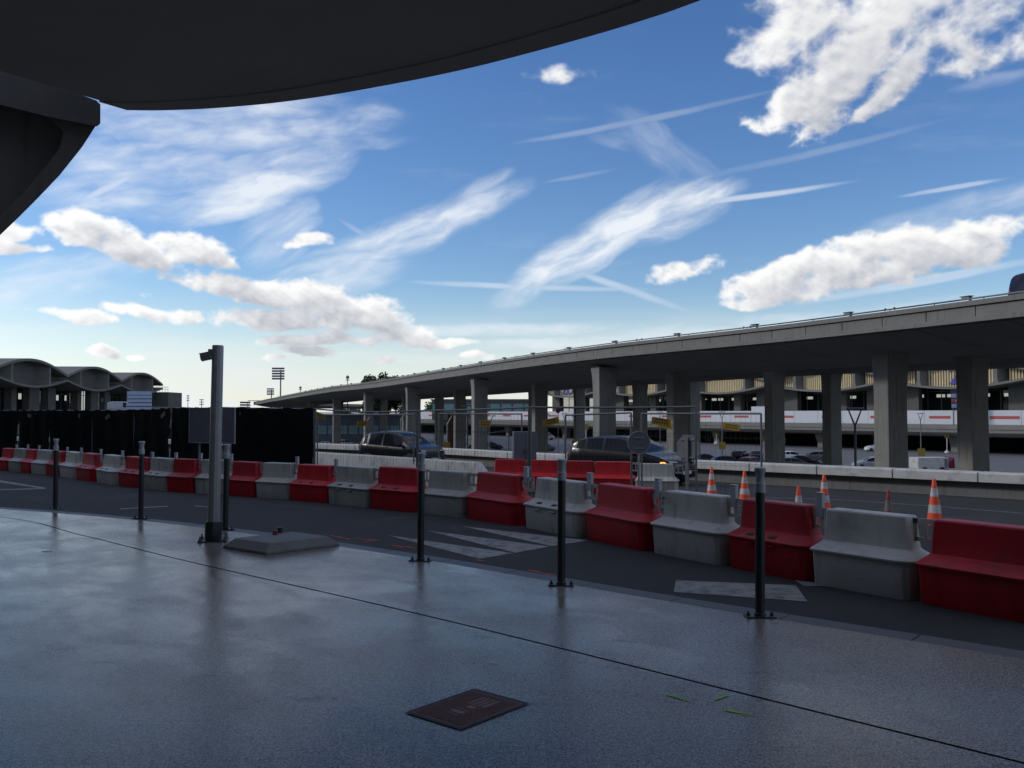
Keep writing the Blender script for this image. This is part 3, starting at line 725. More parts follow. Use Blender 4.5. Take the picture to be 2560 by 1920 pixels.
slots_at = {2, 5, 8, 9, 10, 15, 16, 17, 18, 20}
nopin = {0, 1, 7, 8, 9, 12}
cnt = {'red': 0, 'white': 0}
for i, (c, px, py) in enumerate(ROW):
    if i == len(ROW) - 1: break
    A = fl[i]; B = fl0 if i == 0 else fl[i - 1]; d = (B - A); d.z = 0; L = d.length; t = d.normalized(); nn = Vector((-t.y, t.x, 0))
    if nn.y < 0: nn = -nn
    sx_ = min(L * .90, 1.32)
    o = barrier_proto(c, i in slots_at, i not in nopin)
    ctr = A + t * (sx_ * .50) + nn * .235
    o.location = (ctr.x, ctr.y, zroad(ctr.x, ctr.y) - .004); jit = random.uniform(-.055, .055)
    o.rotation_euler = (0, 0, math.atan2(t.y, t.x) + jit); hs = (1.0 if i < 9 else .97) * random.uniform(.985, 1.015); o.scale = (sx_, 1.0, hs)
    n = cnt[c]; cnt[c] += 1
    extra = 'slotted ' if i in slots_at else ''
    o['label'] = f'{extra}{c} plastic road barrier, {ORD[n]} {c} one from the right in the front row'
    o['group'] = 'red and white barriers in the front row'
# second row, behind the fence
ROW2 = [('red', 1240, 1318, 1148, 22.4), ('red', 1322, 1400, 1150, 22.1), ('red', 1416, 1488, 1152, 21.8), ('red', 1490, 1584, 1154, 21.6), ('white', 1598, 1691, 1159, 21.2)]
for i, (c, x0, x1, ty, D) in enumerate(ROW2):
    o = barrier_proto(c, False, False); a, b = at(x0, ty, D + .1), at(x1, ty, D - .1); ctr = (a + b) / 2; t = b - a; t.z = 0; L = t.length
    ctr = Vector((ctr.x, ctr.y + .1, 0)); o.location = (ctr.x, ctr.y, a.z - .775); o.rotation_euler = (0, 0, math.atan2(t.y, t.x)); o.scale = (max(.8, L * 1.08), 1, 1)
    o['label'] = ('white plastic barrier standing beyond the fence in front of the dark hatchback' if c == 'white' else f'red plastic barrier beyond the mesh fence, {ORD[i]} from the left of its short row')
    o['group'] = 'barriers beyond the mesh fence'

# ---------------------------------------------------------------- bollards
def bollard():
    r = thing('bollard', '', 'bollard')
    m = MB(); m.lathe([(.046, .0), (.046, .03), (.038, .035), (.038, 1.03)], 20); m.build('post', M['black_metal'], r, smooth=40)
    m = MB(); m.lathe([(.043, 1.0), (.043, 1.075), (.034, 1.08), (.034, 1.15), (.046, 1.175), (.046, 1.195), (.04, 1.2)], 20); m.build('sleeve', M['white_cap'], r, smooth=35)
    m = MB(); m.box((0, 0, .006), (.24, .12, .012)); m.build('base_plate', M['black_metal'], r, bevel=.003)
    for x in (-.095, .095):
        m = MB(); m.lathe([(.016, .012), (.016, .028), (.008, .03), (.008, .045)], 6, (x, 0, 0)); m.build('bolt', M['black_metal'], r)
    return r
BOL = [((138, 1275), 'dark bollard standing farthest left in the line along the kerb'), ((352, 1299), 'dark bollard with grey sleeve, second from the left'), ((563, 1327), 'dark bollard half hidden behind the tall camera pole'),
       ((1051, 1405), 'dark bollard just right of the concrete block, third from the right'), ((1403, 1466), 'dark bollard second from the right in the line'), ((1900, 1545), 'nearest dark bollard, rightmost of the line')]
b0 = bollard()
for i, (p, lab) in enumerate(BOL):
    o = b0 if i == 0 else copy_tree(b0); q = on(p[0], p[1] - 3, 0); o.location = (q.x, q.y, 0); o.rotation_euler = (R(random.uniform(-.5, .5)), R(random.uniform(.1, .7)), R(-8 + random.uniform(-10, 10)))
    o['label'] = lab; o['group'] = 'bollards along the kerb'

# ---------------------------------------------------------------- camera pole
q = on(533, 1352); r = thing('camera_pole', 'tall grey steel pole with a small camera at its top', 'pole', (q.x, q.y, 0), R(14))
r.rotation_euler = (0, R(.7), R(14))
m = MB(); m.lathe([(.079, .05), (.076, .6), (.072, 2.50), (.066, 2.52)], 12); m.build('shaft', M['galv'], r, smooth=24)
m = MB(); m.lathe([(.105, .012), (.108, .06), (.108, .22), (.10, .25)], 12); m.build('collar', M['black_metal'], r, smooth=24)
m = MB(); m.box((0, 0, .007), (.36, .30, .014)); m.build('base_plate', M['black_metal'], r, bevel=.003)
for x, y in ((-.15, -.12), (.15, -.12), (-.15, .12), (.15, .12)):
    m = MB(); m.lathe([(.022, .014), (.022, .04), (.01, .042), (.01, .075)], 6, (x, y, 0)); m.build('bolt', M['galv_dull'], r)
m = MB(); m.box((-.085, -.02, 2.40), (.06, .09, .13)); m.build('camera_bracket', M['galv_dull'], r, bevel=.006)
cmb = MB(); mt = Matrix.Translation((-.145, -.03, 2.365)) @ Matrix.Rotation(R(-14), 4, 'Y'); cmb.box((0, 0, 0), (.12, .085, .095), M=mt); cmb.box((-.005, 0, .052), (.13, .09, .010), M=mt)
co = cmb.build('camera_housing', M['galv_dull'], r, bevel=.008)
m = MB(); m.box((-.062, 0, 0), (.008, .06, .06), M=mt); m.build('lens', glass('lens_glass', (.01, .01, .012)), co)
# sign seen from behind, on two legs beyond the barriers
p0, p1 = at(474, 1064, 22.0), at(587, 1064, 21.2); c = (p0 + p1) / 2; t = p1 - p0; t.z = 0
zt_, zb_ = at(530, 1019, 21.6).z, at(530, 1108, 21.6).z
r = thing('information_sign', 'large grey sign seen from behind in front of the black netting', 'sign', (c.x, c.y, zroad(c.x, c.y)), math.atan2(t.y, t.x)); zz = zroad(c.x, c.y)
w_ = t.length
m = MB(); m.box((0, 0, (zt_ + zb_) / 2 - zz), (w_, .02, zt_ - zb_)); m.build('panel', M['sign_back'], r, bevel=.004)
m = MB()
for a, b in (((-w_ / 2, 0), (w_ / 2, 0)),): m.box((0, 0, zb_ - zz + .008), (w_ + .03, .035, .022)); m.box((0, 0, zt_ - zz - .008), (w_ + .03, .035, .022))
m.box((-w_ / 2, 0, (zt_ + zb_) / 2 - zz), (.022, .035, zt_ - zb_)); m.box((w_ / 2, 0, (zt_ + zb_) / 2 - zz), (.022, .035, zt_ - zb_)); m.build('rim', M['galv'], r)
for x in (-w_ * .3, w_ * .38):
    m = MB(); m.tube((x, .04, 0), (x, .04, zt_ - zz - .1), .028, 8); m.build('leg', M['galv_dull'], r, smooth=60)
for x in (-w_ * .3, w_ * .38):
    m = MB(); m.box((x, .04, .06), (.3, .5, .12)); m.build('foot', M['concrete_dark'], r, bevel=.01)

# ---------------------------------------------------------------- concrete block over a removed bollard
A, B, C = on(555, 1370), on(665, 1388), on(851, 1364); D = A + C - B; ctr = (A + B + C + D) / 4
r = thing('mortar_block', 'low dark concrete block with sloping sides beside the camera pole', 'block', (ctr.x, ctr.y, 0))
m = MB(); q = [p - ctr for p in (A, B, C, D)]
ringf = lambda k, z: [Vector((p.x * k, p.y * k, z)) for p in q]
m.loft([ringf(1, -.002), ringf(.985, .03), ringf(.80, .112), ringf(.78, .118)]); m.build('block', M['block'], r, bevel=.012)
for px, py, h in ((688, 1337, .055), (700, 1332, .07)):
    p = on(px, py, .118) - ctr; m = MB(); m.lathe([(.032, .116), (.032, .118 + h), (.02, .12 + h)], 10, (p.x, p.y, 0)); m.build('pipe_stub', M['cone_r'] if px < 690 else M['black_metal'], r)

# ---------------------------------------------------------------- manhole cover
A, B, C, D = on(1015, 1783), on(1185, 1724), on(1320, 1760), on(1155, 1826); ctr = (A + B + C + D) / 4
r = thing('manhole_cover', 'rectangular rusty iron manhole cover set in the pavement', 'manhole cover', (ctr.x, ctr.y, 0))
ux = (C - B); uy = (A - B); q = lambda u, v: B + ux * u + uy * v - ctr
fr = MB()
def quad_ring(k0, k1, z): 
    o = [(k0, k0), (1 - k0, k0), (1 - k0, 1 - k0), (k0, 1 - k0)]; i_ = [(k1, k1), (1 - k1, k1), (1 - k1, 1 - k1), (k1, 1 - k1)]
    return [q(*p) + Vector((0, 0, z)) for p in o], [q(*p) + Vector((0, 0, z)) for p in i_]
o_, i_ = quad_ring(-.012, .045, .005); fr.v = [tuple(p) for p in o_ + i_]; fr.f = [(k, (k + 1) % 4, 4 + (k + 1) % 4, 4 + k) for k in range(4)]
fo = fr.build('frame', M['slot'], r, fix=False)
if fo.data.polygons[0].normal.z < 0: fo.data.flip_normals()
m = MB(); m.v = [tuple(p + Vector((0, 0, .0045))) for p in quad_ring(.04, .05, 0)[0]]; m.f = [(0, 1, 2, 3)]; lo = m.build('lid', M['manhole'], r, fix=False)
if lo.data.polygons[0].normal.z < 0: lo.data.flip_normals()
st = MB(); NU, NV = 30, 34
for a in range(NU):
    for b in range(NV):
        u, v = .065 + .87 * (a + .5) / NU, .065 + .87 * (b + .5) / NV
        if (.36 < u < .66 and .15 < v < .40 and (int(a) % 3)) or (.38 < u < .62 and .56 < v < .74 and (b % 4)) or (.44 < u < .60 and .43 < v < .50): continue
        c = q(u, v); du, dv = ux * (.29 / NU), uy * (.29 / NV)
        s0 = [c - du - dv, c + du - dv, c + du + dv, c - du + dv]
        st.loft([[p + Vector((0, 0, .0045)) for p in s0], [c + (p - c) * .7 + Vector((0, 0, .0085)) for p in s0]])
tag(st.build('raised_studs', M['manhole'], r), kind='stuff')
m = MB(); c = q(.74, .13); m.lathe([(.016, .0047), (.016, .0062)], 12, c); m.build('key_hole', M['slot'], r)

# spray marks
def spray(px0, py0, px1, py1, w, mat, name, road=False, n=10):
    f = onroad if road else on; a, b = f(px0, py0), f(px1, py1); t = (b - a); t.z = 0; nn = Vector((-t.y, t.x, 0)).normalized()
    L_, R_ = [], []
    for k in range(n + 1):
        p = a.lerp(b, k / n); e = math.sin(math.pi * min(1, max(.08, k / n * 1.02))) ** .35; s1, s2 = random.uniform(.5, 1.1) * w * e, random.uniform(.5, 1.1) * w * e
        L_.append(p + nn * s1); R_.append(p - nn * s2)
    m = MB(); z = (lambda p: zroad(p.x, p.y) + .004) if road else (lambda p: .004)
    m.v = [(p.x, p.y, z(p)) for p in L_ + R_]; k = n + 1; m.f = [(i, i + 1, k + i + 1, k + i) for i in range(n)]
    o = m.build(name, mat, fix=False)
    if o.data.polygons[0].normal.z < 0: o.data.flip_normals()
    return tag(o, kind='structure')
for a in ((1664, 1736, 1722, 1753), (1788, 1750, 1824, 1738), (1808, 1775, 1886, 1790)): spray(*a, .013, M['green_spray'], 'green_spray_mark')
for a in ((826, 1339, 880, 1350), (880, 1346, 952, 1352), (905, 1355, 940, 1352), (978, 1363, 1042, 1372), (990, 1371, 1030, 1366), (1186, 1400, 1215, 1404), (1318, 1425, 1362, 1434), (1352, 1433, 1394, 1440)):
    spray(*a, .03, M['orange_spray'], 'orange_spray_mark', True)

# ---------------------------------------------------------------- fence panels
def fence_panel(a, b, za, zb, label, net=False, sign=None, h=2.0, sag=0.0, group='mesh fence panels'):
    """a site fence panel standing between two points of the road (the tops at za and zb)"""
    a, b = Vector(a), Vector(b); d = b - a; L = d.length; rz = math.atan2(d.y, d.x); z0 = zroad(*((a + b) / 2).to_2d())
    r = thing('fence_panel', label, 'fence', ((a.x + b.x) / 2, (a.y + b.y) / 2, z0), rz, group)
    l, ha, hb = L / 2 - .02, za - z0, zb - z0; top = lambda x: ha + (hb - ha) * (x + l) / (2 * l) - sag * (1 - (x / l) ** 2)
    m = MB(); m.tube((-l, 0, .02), (-l, 0, ha), .021, 8); m.tube((l, 0, .02), (l, 0, hb), .021, 8)
    xs = [-l + 2 * l * k / 8 for k in range(9)]
    m.path([Vector((x, 0, top(x))) for x in xs], .019, 8); m.path([Vector((x, 0, .14)) for x in (-l, l)], .015, 6)
    m.build('frame', M['galv_dull'], r, smooth=60)
    for x in (-l, l):
        f = MB(); f.box((x, 0, .07), (.22, .62, .14), taper=.86); f.build('foot', M['concrete_dark'], r, bevel=.015)
    if net:
        nx, nz = 22, 9; ms = MB(); ph = random.uniform(0, 9)
        for j in range(nz + 1):
            for i in range(nx + 1):
                x = -l + 2 * l * i / nx; f = j / nz; y = -.03 + .04 * math.sin(x * 5 + ph + f * 2) * (1 - abs(2 * f - 1) * .6) + .04 * mnoise.noise(Vector((x * 3, f * 4, ph)))
                ms.v.append((x, y, .10 + (top(x) + .012 - .10 + (.02 * math.sin(x * 7 + ph) if j == nz else 0)) * f))
        w = nx + 1
        ms.f = [(j * w + i, j * w + i + 1, (j + 1) * w + i + 1, (j + 1) * w + i) for j in range(nz) for i in range(nx)]
        ms.build('netting', M['net'], r, smooth=180, fix=False)
    else:
        ms = MB(); k = int(2 * l / .105)
        for i in range(1, k): x = -l + 2 * l * i / k; ms.tube((x, 0, .14), (x, 0, top(x)), .0017, 3, cap=False)
        for z in (.34, .36, .95, 1.0, 1.5, 1.52): ms.tube((-l, .004, z * (ha / 2.0)), (l, .004, z * (hb / 2.0)), .002, 3, cap=False)
        tag(ms.build('wire_mesh', M['wire'], r, fix=False), kind='stuff')
    if sign:
        for sx_, sz, rot in sign:
            mt = Matrix.Translation((sx_ * l, -.04, top(sx_ * l) - sz)) @ Matrix.Rotation(R(rot), 4, 'Y')
            s_ = MB(); s_.box((0, 0, 0), (.36, .008, .13), M=mt); so = s_.build('warning_board', M['grey_board' if net and abs(sx_ - .82) > .01 else 'yellow'], r)
            t_ = MB()
            for zz, ww in ((.03, .24), (-.02, .28)):
                for k in range(6): t_.box((-ww / 2 + ww * (k + .5) / 6, -.0055, zz), (ww / 6 * .62, .003, .026), M=mt)
            tag(t_.build('print', M['sign_print'], so), kind='stuff')
    return r
FP = [(3.3, 15.5), (.35, 17.2), (-2.15, 19.8), (-5.0, 22), (-7.95, 24), (-10.35, 26.45), (-12.65, 29.1), (-15.2, 31.5), (-17.9, 33.7), (-20.4, 36), (-23.2, 38.2)]
def ztop(px, py, d): return at(px, py, d).z
TOPS = [(1743, 1017), (1336, 1018), (1042, 1027), (787, 1022), (562, 1019), (437, 1020), (334, 1025), (234, 1026), (128, 1026), (50, 1026), (-40, 1026)]
labs = ['bare wire fence panel nearest the camera, left of the round sign back', 'bare wire fence panel in front of the small dark car, right half', 'bare wire fence panel next to the end of the black netting',
        'black netted fence panel at the right end of the netting', 'black netted fence panel behind the large grey sign and camera pole', 'black netted fence panel just left of the large grey sign',
        'black netted fence panel below the stacked pale sign boards', 'black netted fence panel below the middle roof shell of the far terminal', 'black netted fence panel below the left roof shell of the far terminal', 'black netted fence panel at the left edge of the picture']
signs = [[(-.72, .28, -12), (.62, .26, 8)], [(.30, .30, 3)], [(-.85, .16, 14), (.0, .28, -4)], [(-.70, .14, 10)], [(.82, .22, 6)], [(.62, .20, -20)], [(-.2, .22, -18)], [(.5, .2, 4)], [(-.3, .2, 8)], None]
for i in range(len(FP) - 1):
    b, a = FP[i], FP[i + 1]; zb, za = ztop(*TOPS[i], b[1]), ztop(*TOPS[i + 1], a[1])
    fence_panel((*a, 0), (*b, 0), za, zb, labs[i], net=i >= 3, sign=signs[i], sag=.05 if i in (2,) else .012, group='netted fence panels' if i >= 3 else 'mesh fence panels')
for (pa, da), (pb, db), lab, sg in ((((793, 1037), 26.0), ((1036, 1036), 24.0), 'rear bare wire fence panel left of the small dark car', None), (((1096, 1034), 24.0), ((1306, 1035), 22.6), 'rear bare wire fence panel right of the small dark car', None),
                                ((((1412, 1038), 19.8)), ((1580, 1032), 18.8), 'rear bare wire fence panel in front of the dark hatchback', None), ((((1602, 1034), 18.6)), ((1905, 1034), 16.8), 'bare wire fence panel at the right end of the fence by the cones', [(-.55, .24, 10), (.55, .26, 7)])):
    A, B = at(*pa, da), at(*pb, db); fence_panel((A.x, A.y, 0), (B.x, B.y, 0), A.z, B.z, lab, sign=sg)

# ---------------------------------------------------------------- concrete separator behind the fence
S = [at(1236, 1176, 21.4), at(1196, 1155, 21.9), at(1100, 1149, 23.2), at(990, 1142, 25.0), at(880, 1135, 27.0), at(789, 1129.5, 29), at(700, 1125, 31.5), at(600, 1120, 34)]
r = thing('concrete_separator', 'pale concrete road separator with a sloping end beside the small dark car', 'barrier')
for k in range(1, len(S) - 1):
    a, b = S[k], S[k + 1]; t = (b - a); t.z = 0; t.normalize(); nn = Vector((t.y, -t.x, 0)); a2, b2 = a + t * .01, b - t * .01; m = MB()
    pr = lambda p: [p + nn * d + Vector((0, 0, 0)) + Vector((0, 0, zz - 0)) if False else Vector((p.x, p.y, 0)) + nn * d + Vector((0, 0, zq)) for d, zq in ((-.28, zroad(p.x, p.y) - .05), (-.24, zroad(p.x, p.y) + .22), (-.10, p.z - .03), (-.07, p.z), (.07, p.z), (.10, p.z - .03), (.24, zroad(p.x, p.y) + .22), (.28, zroad(p.x, p.y) - .05))]
    m.loft([pr(a2), pr(b2)]); m.build('separator_block', M['coping'], r)
a, b = S[0], S[1]; t = (b - a); t.z = 0; t.normalize(); nn = Vector((t.y, -t.x, 0)); m = MB()
pr = lambda p, zt: [Vector((p.x, p.y, 0)) + nn * d + Vector((0, 0, zq)) for d, zq in ((-.28, zroad(p.x, p.y) - .05), (-.22, (zt + zroad(p.x, p.y)) / 2), (-.08, zt), (.08, zt), (.22, (zt + zroad(p.x, p.y)) / 2), (.28, zroad(p.x, p.y) - .05))]
m.loft([pr(a, zroad(a.x, a.y) + .25), pr(b - t * .01, b.z)]); m.build('sloping_end', M['coping'], r)

# ---------------------------------------------------------------- cones
def cone(h, mo, mw, base=True):
    r = thing('traffic_cone', '', 'cone'); rb = h * .19; rad = lambda f: rb * (1 - f) + .028 * f
    cuts = [(0.04, .26, mo), (.26, .44, mw), (.44, .62, mo), (.62, .80, mw), (.80, 1.0, mo)] if h > .6 else [(0.04, .28, mo), (.28, .66, mw), (.66, 1.0, mo)]
    for k, (a, b, mt) in enumerate(cuts):
        e = .0015 if mt is mw else 0; m = MB(); pf = [(rad(a) + e, a * h), (rad(b) + e, b * h)]
        if b == 1.0: pf += [(rad(1) * .8, h + .008)]
        m.lathe(pf, 18); m.build('band' if mt is mw else 'cone_shell', mt, r, smooth=40)
    m = MB(); w = h * .56; m.box((0, 0, .016), (w, w, .032), taper=.93); m.build('base', mo, r, bevel=.01)
    return r
c75 = cone(.75, M['cone_o'], M['cone_w']); c50 = cone(.52, M['cone_o'], M['cone_w']); c50d = cone(.52, M['cone_r'], M['cone_g'])
CONES = [(c75, 1779, 1168.6, 21.6, .75, 'tall orange and white cone nearest the dark hatchback, leftmost of the cones'), (None, 1861, 1178, 20.6, .75, 'tall orange and white cone, second from the left'), (c50, 1996, 1217, 17.9, .52, 'short orange cone showing only its top, third from the left'),
         (None, 2060, 1187, 18.3, .75, 'tall orange and white cone behind the gap left of the white barrier'), (c50d, 2221, 1226, 16.9, .52, 'dirty dull red and grey cone behind the white barrier'), (None, 2335, 1198, 15.9, .75, 'brightest tall orange and white cone, rightmost of the cones')]
for base, px, py, d, h, lab in CONES:
    o = base if base else copy_tree(c75); p = at(px, py, d); z = zroad(p.x, p.y); o.location = (p.x, p.y, z); o.scale = (1, 1, max(.85, min(1.2, (p.z - z) / h))); o.rotation_euler = (0, 0, R(random.uniform(0, 90)))
    o['label'] = lab; o['group'] = 'traffic cones on the road'

# ---------------------------------------------------------------- road signs from behind
p = at(1597, 1107, 18.0); z0 = zroad(p.x, p.y); r = thing('road_sign', 'round grey traffic sign seen from behind in front of the dark hatchback', 'sign', (p.x, p.y, z0))
hz = p.z - z0; rr = 28 / FPX * 18.0
m = MB(); m.lathe([(rr, -.006), (rr, .006)], 40, M=Matrix.Translation((0, 0, hz)) @ Matrix.Rotation(R(90), 4, 'X')); m.build('disc', pm('sign_back_dark', (.13, .14, .15), .5, .1, 5, 0, metal=.3), r, smooth=40)
m = MB()
for k in range(40):
    a0, a1 = 2 * math.pi * k / 40, 2 * math.pi * (k + 1) / 40; m.tube((rr * math.cos(a0), -.004, hz + rr * math.sin(a0)), (rr * math.cos(a1), -.004, hz + rr * math.sin(a1)), .011, 6)
m.build('rim', M['galv'], r, smooth=60)
for dz in (.11, -.11):
    m = MB(); m.box((0, -.018, hz + dz), (.24, .016, .022)); m.build('clamp_rail', M['galv'], r)
m = MB(); m.box((.1, -.010, hz + .05), (.10, .004, .04)); m.build('maker_plate', M['galv_dull'], r)
m = MB(); m.tube((.0, .02, -.3), (.0, .02, hz + .15), .024, 8); ob = m.build('post', M['galv'], r, smooth=60)
p = at(1720, 1121, 19.5); z0 = zroad(p.x, p.y); r = thing('road_sign', 'octagonal grey stop sign seen from behind at an angle', 'sign', (p.x, p.y, z0), R(-48)); hz = p.z - z0; rr = .33
pts = [(rr * math.cos(R(22.5 + 45 * k)), hz + rr * math.sin(R(22.5 + 45 * k))) for k in range(8)]
m = MB(); m.prism(pts, -.006, .006, 'y'); m.build('plate', M['sign_back'], r)
m = MB(); m.box((0, -.04, (hz + .2) / 2), (.08, .04, hz + .3)); m.build('post', M['galv_dull'], r, bevel=.005)
for dz in (.2, -.2): m = MB(); m.box((0, -.02, hz + dz), (.4, .03, .04)); m.build('bracket', M['galv_dull'], r)
# electrical cabinet
a, b = at(1284, 1132, 22.8), at(1338, 1132, 22.6); top_ = at(1310, 1079, 22.7).z; c = (a + b) / 2; r = thing('cabinet', 'grey double door electrical cabinet behind the mesh fence', 'cabinet', (c.x, c.y, a.z - .5), R(6)); w = (b - a).length; h = top_ - a.z + .5
m = MB(); m.box((0, 0, h / 2), (w, .35, h)); m.build('box', M['sign_back'], r, bevel=.012)
for x in (-w / 4, w / 4):
    m = MB(); m.box((x, -.18, h / 2), (w / 2 - .03, .02, h - .1)); dr = m.build('door', M['sign_back'], r, bevel=.006); m = MB(); m.box((x * .25, -.195, h / 2), (.02, .02, .1)); m.build('handle', M['black_metal'], dr)

# ---------------------------------------------------------------- cars
def paint(name, col): return pm(name, col, .25, .06, 2, 0, 30, spec=.18, coat=.14, rvar=.03)
M['black_paint'] = paint('black_car_paint', (.006, .006, .008)); M['navy_paint'] = paint('navy_car_paint', (.010, .013, .028))
M['grey_paint'] = paint('grey_car_paint', (.10, .105, .11)); M['silver_paint'] = paint('silver_car_paint', (.34, .35, .36)); M['white_paint'] = paint('white_car_paint', (.66, .67, .68)); M['red_paint'] = paint('dark_red_car_paint', (.16, .01, .015))
M['car_glass'] = glass('car_glass', (.010, .011, .013), .04); M['car_glass'].node_tree.nodes['Principled BSDF'].inputs['Specular IOR Level'].default_value = .14; M['lamp_glass'] = pm('headlamp_glass', (.45, .47, .5), .12, .1, 9, 0, metal=.5)
M['amber'] = emit('amber_indicator', (1.0, .42, .06), 2.2); M['tail_red'] = pm('tail_lamp_red', (.42, .01, .012), .15, .1, 9, 0, spec=.6)
M['plate'] = pm('number_plate', (.6, .6, .6), .5, .05, 9, 0)
SMALL = dict(top=[(0, .34), (.006, .50), (.02, .60), (.05, .76), (.10, .90), (.17, .965), (.28, .995), (.40, 1.0), (.50, .985), (.58, .935), (.66, .84), (.75, .69), (.80, .635), (.87, .595), (.94, .53), (.985, .42), (1, .30)], belt=(.66, .57), ws=(.575, .775), rw=(.022, .13), side=(.10, .70), pillars=[(.155, .185), (.385, .405)])
HATCH = dict(top=[(0, .34), (.006, .52), (.02, .62), (.055, .76), (.12, .90), (.19, .96), (.30, .99), (.42, 1.0), (.50, .985), (.57, .945), (.66, .83), (.755, .675), (.80, .635), (.88, .585), (.95, .50), (.985, .40), (1, .30)], belt=(.75, .645), ws=(.565, .765), rw=(.03, .15), side=(.12, .69), pillars=[(.20, .215), (.365, .385)])
SEDAN = dict(top=[(0, .36), (.006, .58), (.02, .66), (.10, .69), (.15, .72), (.22, .86), (.30, .965), (.40, 1.0), (.50, .985), (.56, .945), (.65, .82), (.73, .685), (.78, .645), (.88, .585), (.95, .50), (.985, .40), (1, .30)], belt=(.68, .60), ws=(.56, .735), rw=(.15, .30), side=(.22, .67), pillars=[(.29, .305), (.42, .44)])
VAN = dict(top=[(0, .40), (.004, .85), (.02, .95), (.08, .99), (.3, 1.0), (.6, .995), (.70, .95), (.78, .80), (.85, .60), (.90, .54), (.96, .47), (.99, .38), (1, .28)], belt=(.58, .56), ws=(.70, .845), rw=(.003, .015), side=(.55, .78), pillars=[(.66, .68)])
def interp(tab, x):
    for (a, za), (b, zb) in zip(tab, tab[1:]):
        if x <= b:
            f = (x - a) / (b - a); return za + (zb - za) * f
    return tab[-1][1]
def car_shell(L, W, H, S, ns):
    xs = sorted(set([i / ns for i in range(ns + 1)] + [.004, .01, .02, .035, .965, .98, .99, .996] + [p for q in S['pillars'] for p in q] + list(S['ws']) + list(S['rw']) + list(S['side'])))
    wid = [(0, .78), (.01, .86), (.05, .95), (.15, 1), (.78, 1), (.9, .955), (.96, .87), (.99, .74), (1, .60)]
    rings = []; info = []
    sm = lambda x: sum(interp(S['top'], min(1, max(0, x + d))) * w_ for d, w_ in ((-.012, .25), (0, .5), (.012, .25)))
    for x in xs:
        zt_ = sm(x) * H; w = interp(wid, x) * W / 2; zb = (S['belt'][0] + (S['belt'][1] - S['belt'][0]) * min(1, x / .8)) * H
        hood = zt_ - zb < .05 * H
        if hood: zb = zt_ - .035 * H
        gh = zt_ - zb; k = min(1, max(0, gh / (.36 * H))); wr = w * (.95 - .21 * k); zl = H * (.135 if .08 < x < .92 else .155)
        mid = min(.46 * H, zb - .04 * H)
        X = (x - .5) * L
        half = [(w * .86, zl), (w * .975, zl + .05 * H), (w, mid), (w * .985, zb - .03 * H), (w * .95, zb), (wr + (w * .95 - wr) * .12, zt_ - .16 * gh - .0), (wr * .90, zt_ - .035 * gh - .006), (wr * .5, zt_ - .004), (0, zt_)]
        rings.append([(X, -y, z) for y, z in half] + [(X, y, z) for y, z in reversed(half[:-1])]); info.append((x, gh))
    return xs, rings, info
